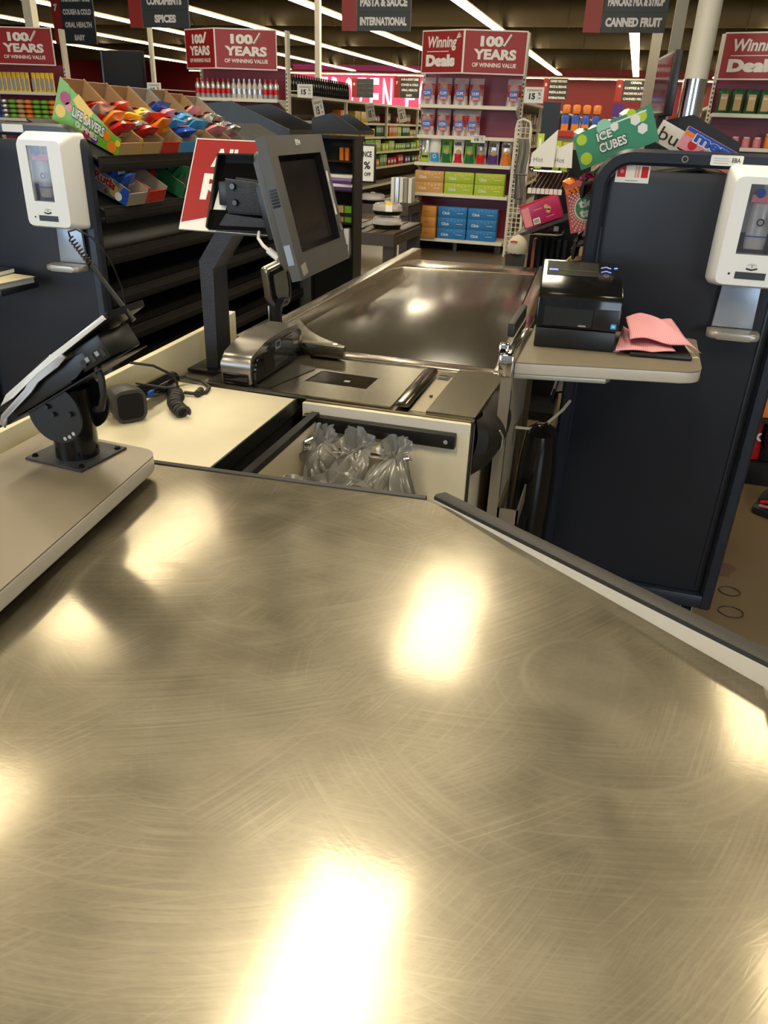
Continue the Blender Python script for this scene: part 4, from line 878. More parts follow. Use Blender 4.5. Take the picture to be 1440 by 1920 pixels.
b = MB(Mp); b.quad([(p[0], p[1], p[2]+.001) for p in (tp(-.08, .124), tp(-.058, .124), tp(-.058, .134), tp(-.08, .134))], emit('button_blue', (.16, .22, .9), .8)); b.build('eject_button', t)
LEDB = emit('led_blue', (.12, .22, 1.), 2.5)
b = MB(Mp)
for y in (.163, .138):
    b.tube([tp(.048, y-.006), tp(.060, y+.002), tp(.072, y-.006)], .0012, emit('led_dim', (.25, .33, .9), .9), 4)
b.tube([tp(.080, .160), tp(.088, .162)], .0014, LEDB, 4); b.tube([tp(.06+.006*math.cos(a), .112+.006*math.sin(a)) for a in [2*PI*k/12 for k in range(12)]], .0009, TRAYG, 4, closed=True); b.build('indicator_lights', t)
# notebook, paper, pink cloths
t = thing('notebook', 'dark notebook lying under the pink checked cloths', 'notebook', (.13, 1.95, .9702))
Mn = frame((.115, 1.955, .9702), (1, .10, 0), (0, 0, 1))
b = MB(Mn); b.box2((-.055, -.055, .001), (.090, .10, .010), BLACK, .003); b.build('cover', t)
b = MB(Mn); b.box2((-.052, -.053, .003), (.087, .098, .008), PAPER); b.build('pages', t)
b = MB(frame((.17, 1.99, .9702), (1, .22, 0), (0, 0, 1))); b.box2((-.02, -.055, 0), (.048, .08, .0009), mat('cream_paper', (.72, .63, .42), .7)); tag(b.build('paper_sheet'), 'cream sheet of paper sticking out right of the notebook', 'paper')
b = MB(frame((.01, 1.955, .9702), (1, .1, 0), (0, 0, 1))); b.box2((-.03, -.03, 0), (.03, .08, .0009), PAPER); tag(b.build('paper_sheet'), 'white paper corner under the left side of the pink cloths', 'paper')
def checked():
    m, n, l, bs = new_mat('pink_check'); tc = n.new('ShaderNodeTexCoord'); bs.inputs['Roughness'].default_value = .8
    br = n.new('ShaderNodeTexWave'); br.inputs['Scale'].default_value = 62; br.bands_direction = 'X'; b2 = n.new('ShaderNodeTexWave'); b2.inputs['Scale'].default_value = 62; b2.bands_direction = 'Y'
    l.new(tc.outputs['UV'], br.inputs[0]); l.new(tc.outputs['UV'], b2.inputs[0])
    mm = n.new('ShaderNodeMath'); mm.operation = 'MULTIPLY'; l.new(br.outputs[1], mm.inputs[0]); l.new(b2.outputs[1], mm.inputs[1])
    mx = n.new('ShaderNodeMix'); mx.data_type = 'RGBA'; mx.inputs[6].default_value = (.72, .27, .31, 1); mx.inputs[7].default_value = (.86, .56, .57, 1); l.new(mm.outputs[0], mx.inputs[0]); l.new(mx.outputs[2], bs.inputs['Base Color']); return m
PCHK = checked()
def uvgrid(o, nu, nv, su, sv):
    uv = o.data.uv_layers.new(name='uv'); w = nu+1
    for p in o.data.polygons:
        for li in p.loop_indices:
            vi = o.data.loops[li].vertex_index; uv.data[li].uv = ((vi % w)/nu*su, (vi//w)/nv*sv)
def c1(u, v):
    A, B, C, D = Vector((.032, 1.893, .981)), Vector((.170, 1.925, .983)), Vector((.155, 2.075, .983)), Vector((.044, 2.085, .984))
    p = (A*(1-u)+B*u)*(1-v)+(D*(1-u)+C*u)*v; p.z += .004*abs(math.sin(5*u+4*v))+.012*max(0, .2-u)*5*v; return p
def c2(u, v):
    A, B, C, D = Vector((.062, 1.945, 1.000)), Vector((.232, 1.955, .990)), Vector((.160, 2.105, 1.020)), Vector((.046, 2.060, 1.032))
    p = (A*(1-u)+B*u)*(1-v)+(D*(1-u)+C*u)*v; p.z += .020*math.sin(PI*u)*math.sin(PI*v*.8+.3)+.004*math.sin(9*u+5*v)-.012*max(0, u-.8)*5*(1-v); p.y += .006*math.sin(7*u); return p
b = MB(); b.grid(c1, 20, 20, PCHK); o = tag(b.build('checked_cloth', angle=80, thick=.002), 'lower pink checked cloth lying flat on the dark notebook', 'cloth'); uvgrid(o, 20, 20, .14, .17)
b = MB(); b.grid(c2, 24, 24, PCHK); o = tag(b.build('checked_cloth', angle=80, thick=.002), 'upper pink checked cloth folded on top of the other one', 'cloth'); uvgrid(o, 24, 24, .18, .16)
# below the shelf
t = thing('black_bag_roll', 'shiny black bag hanging below the printer shelf', 'bag', (-.13, 1.98, .5))
b = MB(); b.lathe([(.02, .30), (.05, .28), (.062, .20), (.066, .10), (.060, -.10), (.045, -.24), (.02, -.30)], (-.118, 1.96, .45), GLOSSB, 18, .8, 1.2); b.build('body', t)
tag(MB().tube([(-.187, 1.92, .745), (-.15, 1.95, .735), (-.11, 1.98, .745), (-.075, 2.02, .775), (-.06, 2.06, .79)], .004, CREAM, 6).build('cable'), 'beige cable drooping below the printer shelf', 'cable')
tag(MB().tube([(-.150, 1.82, .45), (-.155, 1.80, .38), (-.145, 1.80, .3), (-.158, 1.81, .2), (-.15, 1.83, .1)], .004, CREAM, 6).build('cable'), 'beige cable hanging down the lower part of the cream side panel', 'cable')

# ================================================================= candy racks
def end_panel(xa, xb, y, lb, loc):
    t = thing('candy_rack', lb, 'rack', loc)
    zt_, r_ = 1.412, .075; xm = .018
    path = [(xa+xm, .10)] + [(xa+xm, zt_-xm-r_)] + [(xa+xm+r_*(1-math.cos(a)), zt_-xm-r_+r_*math.sin(a)) for a in [PI/2*k/8 for k in range(1, 9)]] + [(xb-xm-r_*(1-math.sin(a)), zt_-xm-r_+r_*math.cos(a)) for a in [PI/2*k/8 for k in range(0, 9)]] + [(xb-xm, .10)]
    b = MB()
    sec = [(-1, -1), (1, -1), (1, 1), (-1, 1)]
    pts = [Vector((x, y, z)) for x, z in path]
    vs = []; n = len(pts)
    hwid, hdep = .019, .022
    for i, p in enumerate(pts):
        tg = (pts[min(n-1, i+1)]-pts[max(0, i-1)]).normalized(); sd = Vector((tg.z, 0, -tg.x))
        for a, c in ((-1, -.6), (-.6, -1), (.6, -1), (1, -.6), (1, .6), (.6, 1), (-.6, 1), (-1, .6)): vs.append(p+sd*hwid*a+Vector((0, hdep*c, 0)))
    fs = [(i*8+k, i*8+(k+1) % 8, (i+1)*8+(k+1) % 8, (i+1)*8+k) for i in range(n-1) for k in range(8)] + [tuple(range(8))[::-1], tuple((n-1)*8+k for k in range(8))]
    b.add(vs, fs, NAVYT); b.box2((xa+.02, y-.02, .10), (xb-.02, y+.02, .145), NAVYT, .004); b.build('tube_frame', t)
    b = MB(); pp = rounded([(xa+.036, .146), (xb-.036, .146), (xb-.036, zt_-.050), (xa+.036, zt_-.050)], [0, 0, .05, .05]); b.prism(pp, y+.004, y+.016, NAVY, 'y', .002); b.build('end_panel', t)
    return t
YR = 2.262
RK = end_panel(-.092, .462, YR, 'navy candy rack right of the printer, seen from its flat end panel', (.18, 2.7, 0))
b = MB(); b.cyl((.125, YR-.022, 1.394), (.125, YR-.026, 1.394), .008, TRAYG, seg=14); b.disc((.125, YR-.0265, 1.394), XV, UV, .006, INK, 10); b.build('bolt', RK)
b = MB(); b.box2((-.058, YR+.0005, .55), (-.052, YR+.0035, 1.22), NAVYT, .001); b.box2((.405, YR+.0005, .16), (.411, YR+.0035, 1.3), NAVYT, .001); b.build('panel_seam', RK)
for x, y in ((.40, 2.31), (-.04, 2.31), (.40, 3.25), (-.04, 3.25)):
    b = MB(); b.box((x, y, .092), (.055, .05, .016), SILVER, .003); b.prism([(y-.022, .09), (y+.022, .09), (y+.012, .03), (y-.02, .03)], x-.020, x-.016, SILVER, 'x'); b.prism([(y-.022, .09), (y+.022, .09), (y+.012, .03), (y-.02, .03)], x+.016, x+.020, SILVER, 'x'); cs = b.build('caster', RK); MB().cyl((x-.012, y, .036), (x+.012, y, .036), .035, RUB, seg=16).build('wheel', cs)
def shelves(t, xf, xb_, y0, y1, zs, slope=.03):
    """sloping shelves: front lip at xf, back at xb_"""
    s = 1 if xf > xb_ else -1
    for z in zs:
        b = MB(); b.prism([(xf, z-.006), (xb_, z+slope-.006), (xb_, z+slope), (xf, z)], y0, y1, DARKM, 'y')
        b.prism([(xf, z-.040), (xf+s*.006, z-.040), (xf+s*.012, z-.02), (xf+s*.006, z+.008), (xf, z+.008)], y0, y1, DARKM, 'y', .001)
        b.box2((xf+s*.009, y0, z-.016), (xf+s*.0125, y1, z-.012), RACKE); b.box2((xf+s*.004, y0, z+.006), (xf+s*.008, y1, z+.0095), RACKE)
        n = int((y1-y0)/.022)
        for k in range(0, n): b.box2((xf-s*.03, y0+.022*k, z+.0012), (xf-s*.015, y0+.022*k+.011, z+.0045), RACKE)
        b.build('shelf', t)
# left rack
YL = 2.30
LK = end_panel(-2.245, -1.665, YL, 'navy candy rack at left with a flat end panel and black shelves', (-1.95, 2.8, 0))
b = MB(); b.box2((-2.05, 2.33, .1), (-2.03, 4.1, 1.36), DARKM); b.box2((-2.05, 4.08, .1), (-1.69, 4.1, 1.36), NAVY); b.box2((-2.24, 2.33, .1), (-1.70, 4.1, .14), DARKM); b.build('back_panel', LK)
shelves(LK, -1.675, -2.03, 2.325, 4.08, (.33, .46, .60, .74, .88, 1.02), .05); shelves(LK, -1.655, -1.905, 2.325, 4.08, (1.160, 1.315), .110)
shelves(LK, -2.21, -2.05, 2.325, 4.08, (.46, .74, 1.02, 1.315), .02)
for x, y in ((-2.2, 2.36), (-1.74, 2.36), (-2.2, 4.02), (-1.74, 4.02)):
    b = MB(); b.box((x, y, .09), (.05, .05, .02), SILVER, .003); cs = b.build('caster', LK); MB().cyl((x-.012, y, .036), (x+.012, y, .036), .035, RUB, seg=16).build('wheel', cs)
# right rack body
b = MB(); b.box2((.17, 2.29, .1), (.19, 3.3, 1.30), DARKM); b.box2((-.10, 3.28, .1), (.45, 3.3, 1.38), NAVY); b.box2((-.09, 2.29, .1), (.44, 3.29, .14), DARKM); b.build('back_panel', RK)
shelves(RK, -.115, .17, 2.29, 3.28, (.46, .74, 1.02, 1.165, 1.325), .05)
shelves(RK, .455, .19, 2.29, 3.28, (.25, .46, .74, 1.02, 1.325), .04)
# stickers
def sticker(par, a, c, y, lines, lb):
    b = MB(); b.prism(rounded([(a[0], a[1]), (c[0], a[1]), (c[0], c[1]), (a[0], c[1])], [.004]*4, 3), y-.0006, y, PAPER, 'y')
    for i in range(lines): 
        z = a[1]+(c[1]-a[1])*(.2+.22*i); b.box2((a[0]+.008, y-.001, z), (a[0]+(c[0]-a[0])*(.55+.07*(i % 2)), y-.0007, z+.0012), GREYINK)
    return part(b.build('sticker', par), lb), b
sticker(RK, (.186, 1.383), (.262, 1.407), YR-.0222, 3, 'white label with small print on the top tube')
b = MB(); b.text('EBA', (.236, YR-.0236, 1.391), XV, UV, .02, .010, INK); b.build('handwriting', RK)
sticker(LK, (-1.965, 1.385), (-1.885, 1.407), YL-.0222, 0, 'blank white label on the top tube')
b = MB(); y = YR+.0036; b.quad([(-.038, y, 1.332), (.047, y, 1.332), (.047, y, 1.374), (-.038, y, 1.374)], PAPER)
for x0_, x1_, m in ((-.034, -.013, RED), (.010, .014, TAN), (.016, .022, PINK), (.026, .043, RED), (-.010, .008, cmat('cream_print', (.8, .74, .6)))): b.quad([(x0_, y-.0004, 1.345), (x1_, y-.0004, 1.345), (x1_, y-.0004, 1.372), (x0_, y-.0004, 1.372)], m)
b.disc((-.023, y-.0008, 1.359), XV, UV, .005, PINK, 10); b.box2((-.012, y-.0008, 1.336), (.02, y-.0004, 1.338), GREYINK); b.build('photo_sticker', RK)
# hand sanitiser dispensers
def dispenser(x, y, z, lb):
    """back on the panel at y, body 0.165 wide, 0.27 high"""
    t = thing('soap_dispenser', lb, 'dispenser', (x, y, z)); d = .105
    def ring(w, zb, zt_, yy, r_): return [(px_, yy, pz) for px_, pz in rounded([(-w, zb), (w, zb), (w, zt_), (-w, zt_)], [r_]*4, 4)]
    rings = [ring(.094, 0, .285, 0, .014), ring(.094, 0, .285, -d*.45, .016), ring(.086, .004, .272, -d*.85, .02), ring(.080, .010, .262, -d, .02), ]
    k = len(rings[0]); vs = [p for r_ in rings for p in r_]; fs = [(i*k+j, i*k+(j+1) % k, (i+1)*k+(j+1) % k, (i+1)*k+j) for i in range(3) for j in range(k)] + [tuple(range(k))]
    b = MB(); b.add(vs, fs, WHITE)
    o_ = rings[3]; wx0, wx1, wz0, wz1 = -.045, .032, .085, .246
    iw = [(wx0, -d, wz0), (wx1, -d, wz0), (wx1, -d, wz1), (wx0, -d, wz1)]
    # front face around the window opening
    crn = [0, k//4, k//2, 3*k//4]
    for q in range(4):
        idx = [j % k for j in range(crn[q]+k//8, crn[q]+k//4+k//8+1)]
        b.add([o_[j] for j in idx]+[iw[(q+1) % 4], iw[q]], [tuple(range(len(idx)+2))], WHITE)
    for q in range(4):
        a, c = iw[q], iw[(q+1) % 4]; b.quad([a, c, (c[0], c[1]+.03, c[2]), (a[0], a[1]+.03, a[2])], WHITE)
    b.build('housing', t, world=False)
    b = MB(); b.box2((wx0, -d+.026, wz0), (wx1, -d+.03, wz1), mat('dispenser_inside', (.30, .29, .33), .3)); b.box2((wx0+.002, -d+.024, wz0+.002), (wx1-.002, -d+.026, wz0+.05), mat('dispenser_dark', (.05, .06, .09), .3)); b.build('inner_back', t, world=False)
    b = MB(); b.lathe([(.024, .0), (.026, .02), (.026, .11), (.018, .125), (.010, .13), (.010, .15)], (-.006, -d+.026, wz0+.012), mat('refill_bag', (.52, .50, .54), .25), 14, 1., .45); b.quad([(-.036, -d+.0105, .205), (.024, -d+.0105, .205), (.024, -d+.0105, .222), (-.036, -d+.0105, .222)], PINK); b.disc((-.018, -d+.010, .226), XV, UV, .011, BLU, 14); b.quad([(-.036, -d+.0105, .126), (.024, -d+.0105, .126), (.024, -d+.0105, .1285), (-.036, -d+.0105, .1285)], BLU)
    b.disc((-.004, -d+.0105, .160), XV, UV, .009, INK, 14, .006); b.quad([(.008, -d+.0105, .150), (.022, -d+.0105, .150), (.022, -d+.0105, .172), (.008, -d+.0105, .172)], GREYINK); b.build('refill', t, world=False)
    b = MB(); b.quad([(wx0, -d+.003, wz0), (wx1, -d+.003, wz0), (wx1, -d+.003, wz1), (wx0, -d+.003, wz1)], GLASS); b.build('window', t, world=False)
    b = MB(); b.box2((-.036, -d-.0012, .026), (.036, -d-.0002, .043), SIGNK); b.disc((-.050, -d-.0008, .037), XV, UV, .003, INK, 10); b.build('sensor', t, world=False)
    b = MB(); b.tube([(-.013, -d-.0006, .052), (0, -d-.0006, .049), (.013, -d-.0006, .053)], .0022, INK, 5)
    for q in (.006, .011): b.tube([(q*math.cos(a), -d-.0006, .058+q*.5*math.sin(a)) for a in [PI*i/8 for i in range(9)]], .0006, GREYINK, 4)
    b.cyl((0, -d-.0006, .054), (0, -d-.0006, .060), .0008, INK, seg=6); b.build('hand_symbol', t, world=False)
    b = MB(); b.prism([(-.052, -.115), (.052, -.115), (.048, .0), (-.048, .0)], -.018, -.006, PLATG, 'y', .003); b.box2((-.048, -.014, -.004), (.048, 0, .004), PLATG); b.build('drip_stem', t, world=False)
    b = MB(); b.prism(rounded([(-.062, -.018), (-.070, -.085), (.070, -.085), (.062, -.018)], [.01, .03, .03, .01]), -.135, -.116, TRAYG, 'z', .006); b.build('drip_tray', t, world=False)
    return t
dispenser(.328, YR+.003, 1.103, 'white soap dispenser on the navy rack right of the printer')
dispenser(-1.775, YL+.003, 1.105, 'white soap dispenser on the navy rack at the left edge')
# ---- display boxes of candy on sloping shelves (axis of the box runs down the slope)
def tray_box(xf, xb_, zf, zb, y, w, hf, hb, m_side, m_in, lb, side_deco=None, m_front=None, grp=None):
    t = thing('candy_box', lb, 'candy box', ((xf+xb_)/2, y, zf), group=grp); L = math.hypot(xf-xb_, zf-zb)
    M = frame((xf, y, zf), (xb_-xf, 0, zb-zf), (0, 0, 1)); s = 1 if xf > xb_ else -1
    # local x up the slope, z out of the shelf; local y points to -world y when x points to -X
    ys = (0, w) if (M.to_3x3() @ Vector((0, 1, 0))).y > 0 else (-w, 0)
    near, far = (ys[0], ys[1]) if (M.to_3x3() @ Vector((0, 1, 0))).y > 0 else (ys[1], ys[0])
    dy = .002*(1 if far > near else -1)
    for yy, sg in ((near, 1), (far, -1)):
        b = MB(M); q = [(0, 0), (0, hf), (L*.12, hf*1.05), (L, hb), (L, 0)]
        b.add([(p[0], yy, p[1]+.001) for p in q], [(0, 1, 2, 3, 4)], m_side if sg > 0 else CARD)
        b.add([(p[0], yy+dy*sg, p[1]+.001) for p in q], [(4, 3, 2, 1, 0)], m_in)
        for i in range(5):
            a, c = q[i], q[(i+1) % 5]; b.add([(a[0], yy, a[1]+.001), (c[0], yy, c[1]+.001), (c[0], yy+dy*sg, c[1]+.001), (a[0], yy+dy*sg, a[1]+.001)], [(0, 1, 2, 3)], m_in)
        if sg > 0 and side_deco: side_deco(b, M, near, L, hf, hb, -1 if dy > 0 else 1)
        b.build('side_panel', t)
    b = MB(M); lo_, hi_ = min(near, far), max(near, far)
    b.box2((0, lo_+.002, .001), (L, hi_-.002, .003), m_in); b.box2((L-.003, lo_+.002, .003), (L, hi_-.002, hb*.98), m_in); b.box2((0, lo_+.002, .003), (.003, hi_-.002, hf*.8), m_front or m_side); b.build('tray', t)
    return t, M, lo_, hi_, L
def candy_pack(M, x, y, z, w, h, m, seed, lb, grp, deco=None, cat='candy pack'):
    t = thing('candy_pack', lb, cat, (0, 0, 0), group=grp)
    Mx = M @ Matrix.Translation((x, y, z)) @ Euler((R(-42+14*math.sin(seed)), R(5*math.sin(seed*3)), R(90+8*math.sin(seed*2)))).to_matrix().to_4x4()
    t.location = Mx.translation
    pillow(MB(Mx), w, .042, h, m, seed, n=8).build('wrapper', t)
    if deco: b = MB(Mx); b.grid(lambda u, v: ((u-.5)*w*.7, .0235*math.sin(PI*min(1, v*.4+.3)), h*(.3+.4*v)), 5, 4, deco); b.grid(lambda u, v: ((u-.5)*w*.7, -.0235*math.sin(PI*min(1, v*.4+.3)), h*(.3+.4*v)), 5, 4, deco); b.build('print', t)
    return t
def life_deco(b, M, yy, L, hf, hb, sg):
    e = yy+sg*.0008; e2 = yy+sg*.0016; e3 = yy+sg*.0022
    P = lambda x, z, y_: (L*(1-x), y_, z)          # x from the high end
    b.add([P(0, .03, e), P(.22, .001, e), P(.36, .001, e), P(.14, hb*.95, e), P(0, hb, e)], [(0, 1, 2, 3, 4)], GREEN)
    b.add([P(.24, .093, e), P(.5, .04, e), P(.55, .088, e), P(.30, .118, e)], [(0, 1, 2, 3)], YEL)
    b.add([P(.52, .004, e), P(.70, .004, e), P(1, .03, e), P(1, hf*.97, e), P(.8, hf*1.05, e)], [(0, 1, 2, 3, 4)], GREEN)
    for cx, cz, r_, m in ((.13, .085, .020, MAG), (.20, .065, .014, PINK), (.10, .04, .02, YEL), (.80, .045, .015, ORA), (.90, .020, .018, ORA), (.52, .018, .016, MAG), (.64, .014, .014, PURP), (.97, .04, .01, YEL)): b.disc((L*(1-cx), e2, cz), XV, UV, r_, m, 14)
    xd = Vector((-1, 0, -.10)); ud = (0, 0, 1)
    b.text('LIFE SAVERS', (L*.735, e2, .042), xd, ud, L*.50, .036, INK, .06); b.text('LIFE SAVERS', (L*.73, e3, .045), xd, ud, L*.49, .030, PAPER, .03); b.text('GUMMIES', (L*.66, e3, .020), xd, ud, L*.34, .018, PAPER, .03)
XF, XB, ZF, ZB = -1.650, -1.885, 1.3200, 1.4235
g = 'candy boxes on the top left shelf'
def fill(M, lo_, hi_, L, mats2, nm, grp, n=4, seed=0, w=.092, hgt=.088):
    for k in range(n):
        m, dm = mats2[k % len(mats2)]
        candy_pack(M, L*(.30+.56*k/n), (lo_+hi_)/2+.01*math.sin(k*4+seed), .036+.004*k, w, hgt, m, seed+k, f'{nm}, {["frontmost", "second from the front", "third from the front", "fourth from the front", "rearmost"][k]}', grp, dm)
bx = [(2.425, .124, .056, 0.137, GREEN, CARD, 'bright fruit printed candy box at the near end of the top left shelf', life_deco, TAN, [(RED, SILVER), (ORA, SKY), (SILVER, RED), (RED, YEL)]),
      (2.556, .124, .056, 0.132, YEL, CARD, 'yellow edged candy box, second on the top left shelf', None, TAN, [(RED, SILVER), (SILVER, ORA), (YEL, RED), (RED, SILVER)]),
      (2.687, .124, .056, 0.127, CARDG, CARD, 'plain board candy box with red front, third on the top left shelf', None, RED, [(ORA, YEL), (RED, SILVER), (SILVER, BROWN), (YEL, RED)]),
      (2.818, .124, .056, 0.127, CARDG, CARDG, 'grey sided candy box with pink and blue packs, fourth on the top left shelf', None, SKY, [(BLU, PINK), (SKY, RED), (PINK, SILVER), (BLU, PINK)]),
      (2.949, .124, .056, 0.127, SKY, CARD, 'sky blue edged candy box, fifth on the top left shelf', None, YEL, [(SKY, SILVER), (SILVER, SKY), (SKY, BLU)]),
      (3.080, .124, .056, 0.117, CARDG, CARD, 'tan candy box with dark packs, sixth on the top left shelf', None, TAN, [(PINK, SILVER), (SILVER, BROWN), (PINK, INK)]),
      (3.211, .124, .056, 0.112, CARDG, CARDG, 'grey candy box with foil packs, seventh on the top left shelf', None, TAN, [(SILVER, PINK), (SILVER, BROWN), (SILVER, RED)])]
for k, (y, w, hf, hb, ms, mi_, lb, dc, mf, packs) in enumerate(bx):
    t, M, lo_, hi_, L = tray_box(XF, XB, ZF, ZB, y, w, hf, hb, ms, mi_, lb, dc, mf, g)
    fill(M, lo_, hi_, L, packs, f'crinkled candy pack in the {ORD[k]} box of the top left shelf', 'candy packs in the top left boxes', len(packs), 10*k)
    if k == 1: b = MB(M); yy = hi_ if True else lo_; b.text('FRUIT', (L*.25, hi_-.001, .02), (-1, 0, 0), UV, .07, .02, RED); b.build('print', t)
# price tag on the shelf lip
b = MB(frame((-1.674, 2.475, 1.305), (0, 1, 0), (0, 0, 1))); b.quad([(-.022, -.001, -.042), (.020, -.001, -.040), (.022, -.001, 0), (-.022, -.001, .002)], PAPER); b.box2((-.014, -.0016, -.02), (.012, -.0011, -.016), GREYINK); b.box2((-.012, -.0016, -.03), (.006, -.0011, -.027), GREYINK)
tag(b.build('price_tag'), 'crumpled white price tag on the lip of the top left shelf', 'price tag')
def ruth(b, M, yy, L, hf, hb, sg):
    e = yy+sg*.0008; e2 = yy+sg*.0016
    b.add([(0, e, .001), (L*.18, e, .001), (L*.10, e, hf*1.0), (0, e, hf*.97)], [(0, 1, 2, 3)], BLU); b.disc((L*.22, e, .028), XV, UV, .020, TAN, 14); b.disc((L*.14, e2, .018), XV, UV, .014, PAPER, 14); b.disc((L*.34, e, .012), XV, UV, .008, BROWN, 10)
    b.text('BabyRuth', (L*.88, e, .030), (-1, 0, -.06), UV, L*.66, .040, PAPER, .08); b.text('BabyRuth', (L*.87, e2, .032), (-1, 0, -.06), UV, L*.64, .036, RED, .04)
g2 = 'candy boxes on the second left shelf'; zf2, zb2 = 1.1650, 1.268
t, M, lo_, hi_, L = tray_box(-1.640, -1.875, zf2, zb2, 2.43, .115, .055, .085, SILVER, CARDG, 'silver candy box with red lettering on the second left shelf', ruth, CARDG, g2)
for k in range(4): candy_pack(M, L*(.3+.14*k), (lo_+hi_)/2, .03, .07, .07, BLU, 70+k, f'blue candy bar wrapper in the silver box, {ORD[k]} from the front', 'blue candy bars in the silver box', SILVER)
def red_deco(b, M, yy, L, hf, hb, sg): b.add([(L*.05, yy+sg*.0008, .030), (L*.95, yy+sg*.0008, .050), (L*.95, yy+sg*.0008, .075), (L*.05, yy+sg*.0008, .052)], [(0, 1, 2, 3)], PAPER); b.text('CARAMEL', (L*.6, yy+sg*.0016, .046), (-1, 0, -.07), UV, L*.4, .012, RED, .02)
t, M, lo_, hi_, L = tray_box(-1.645, -1.88, zf2, zb2, 2.562, .115, .055, .095, RED, CARDG, 'red and white candy box on the second left shelf', red_deco, RED, g2)
yn = 2.70
for k, (dy, z, xo_) in enumerate(((0, 1.198, 0), (.055, 1.196, -.01), (.0, 1.24, -.05), (.055, 1.242, -.04), (.03, 1.275, -.09), (.01, 1.29, -.16))):
    t = thing('candy_roll', f'shiny red candy roll beside the red and white box, {ORD[k]} from the bottom', 'candy roll', (-1.72+xo_, yn+dy, z), group='red candy rolls')
    b = MB(); b.cyl((-1.69+xo_, yn+dy, z), (-1.83+xo_, yn+dy, z+.045), .024, RED, seg=16); b.build('wrapper', t); b = MB(); b.cyl((-1.70+xo_, yn+dy, z+.0245), (-1.80+xo_, yn+dy, z+.0545), .004, PINK, seg=8); b.build('print', t)
t, M, lo_, hi_, L = tray_box(-1.645, -1.88, zf2, zb2, 2.80, .11, .055, .095, DGREEN, CARDG, 'dark green candy box on the second left shelf', None, DGREEN, g2)
for k in range(3): candy_pack(M, L*(.3+.16*k), (lo_+hi_)/2, .035, .08, .08, DGREEN, 90+k, f'dark green candy pack in the dark green box, {ORD[k]} from the front', 'green packs in the dark green box', MINT)
# ---- right rack: boxes on the left-facing shelf and on top
def ice(b, M, yy, L, hf, hb, sg):
    e = yy+sg*.0008; e2 = yy+sg*.0016; e3 = yy+sg*.0023
    for cx, cz, r_, m in ((.10, .075, .014, LIME), (.10, .025, .016, LIME), (.40, .085, .02, cmat('pale_mint', (.30, .60, .42))), (.75, .09, .012, LIME), (.86, .075, .014, LIME)): b.disc((L*cx, e, cz), XV, UV, r_, m, 14)
    for cx, cz, r_ in ((.52, .076, .012), (.78, .072, .014), (.84, .045, .014)): b.add([(L*cx+r_*math.cos(a), e2, cz+r_*math.sin(a)) for a in [2*PI*k/6+.3 for k in range(6)]], [tuple(range(6))], PAPER)
    xd = Vector((1, 0, .0))
    b.text('ICE', (L*.28, e2, .052), xd, UV, L*.20, .026, INK, .06); b.text('ICE', (L*.285, e3, .054), xd, UV, L*.19, .022, PAPER, .03); b.text('CUBES', (L*.28, e2, .022), xd, UV, L*.36, .028, INK, .06); b.text('CUBES', (L*.285, e3, .024), xd, UV, L*.345, .024, PAPER, .03)
    b.box2((L*.55, min(e, e-.0002), hb*.88), (L*.93, e, hb*.92), PAPER)
g3 = 'candy boxes on the right rack'
t, M, lo_, hi_, L = tray_box(-.135, .060, 1.349, 1.432, 2.40, .12, .088, .094, MINT, CARD, 'green mint display box on top of the right rack', ice, MINT, g3)
for k in range(4): candy_pack(M, L*(.2+.2*k), (lo_+hi_)/2, .062, .07, .058, PAPER, 110+k, f'white and green mint pack peeking over the green display box, {ORD[k]} from left', 'mint packs in the green box', GREEN)
def tic(b, M, yy, L, hf, hb, sg):
    e = yy+sg*.0008; e2 = yy+sg*.0016; e3 = yy+sg*.0024
    c = (L*.26, .062)
    for r_ in (.040, .047, .054, .061, .068):
        for k in range(34):
            a = 2*PI*k/34; x, z = c[0]+r_*math.cos(a), c[1]+r_*math.sin(a)
            if .004 < z < .125 and .004 < x < L-.004: b.disc((x, e, z), (math.cos(a), 0, math.sin(a)), (-math.sin(a), 0, math.cos(a)), .0024, PAPER, 6)
    b.disc((c[0], e2, c[1]), XV, UV, .036, PAPER, 24); b.disc((c[0], e2+sg*.0004, c[1]), XV, UV, .032, MINT, 24); b.text('tic', (c[0]-.022, e3, c[1]+.002), XV, UV, .04, .022, PAPER, .05); b.text('tac', (c[0]-.022, e3, c[1]-.024), XV, UV, .045, .022, PAPER, .05)
    b.add([(0, e, hf*.96), (L, e, hb*.96), (L, e, hb*.86), (0, e, hf*.84)], [(0, 1, 2, 3)], ORA)
t, M, lo_, hi_, L = tray_box(-.140, .060, 1.180, 1.235, 2.40, .12, .128, .132, cmat('tic_pink', (.62, .12, .14), .4), CARD, 'pink display box with white dots and a green circle on the right rack', tic, RED, g3)
for k in range(3): candy_pack(M, L*(.15+.25*k), (lo_+hi_)/2, .115, .07, .05, [ORA, MAG, GREEN][k], 130+k, f'small candy pack over the pink dotted box, {["orange", "magenta", "green"][k]} one', 'packs in the pink dotted box', PAPER)
t, M, lo_, hi_, L = tray_box(-.125, .075, 1.035, 1.085, 2.41, .10, .062, .066, MAG, CARD, 'magenta box with a pale printed patch low on the right rack', lambda b, M, yy, L, hf, hb, sg: b.add([(L*.08, yy+sg*.0008, .012), (L*.7, yy+sg*.0008, .012), (L*.7, yy+sg*.0008, .052), (L*.08, yy+sg*.0008, .052)], [(0, 1, 2, 3)], PINK), MAG, g3)
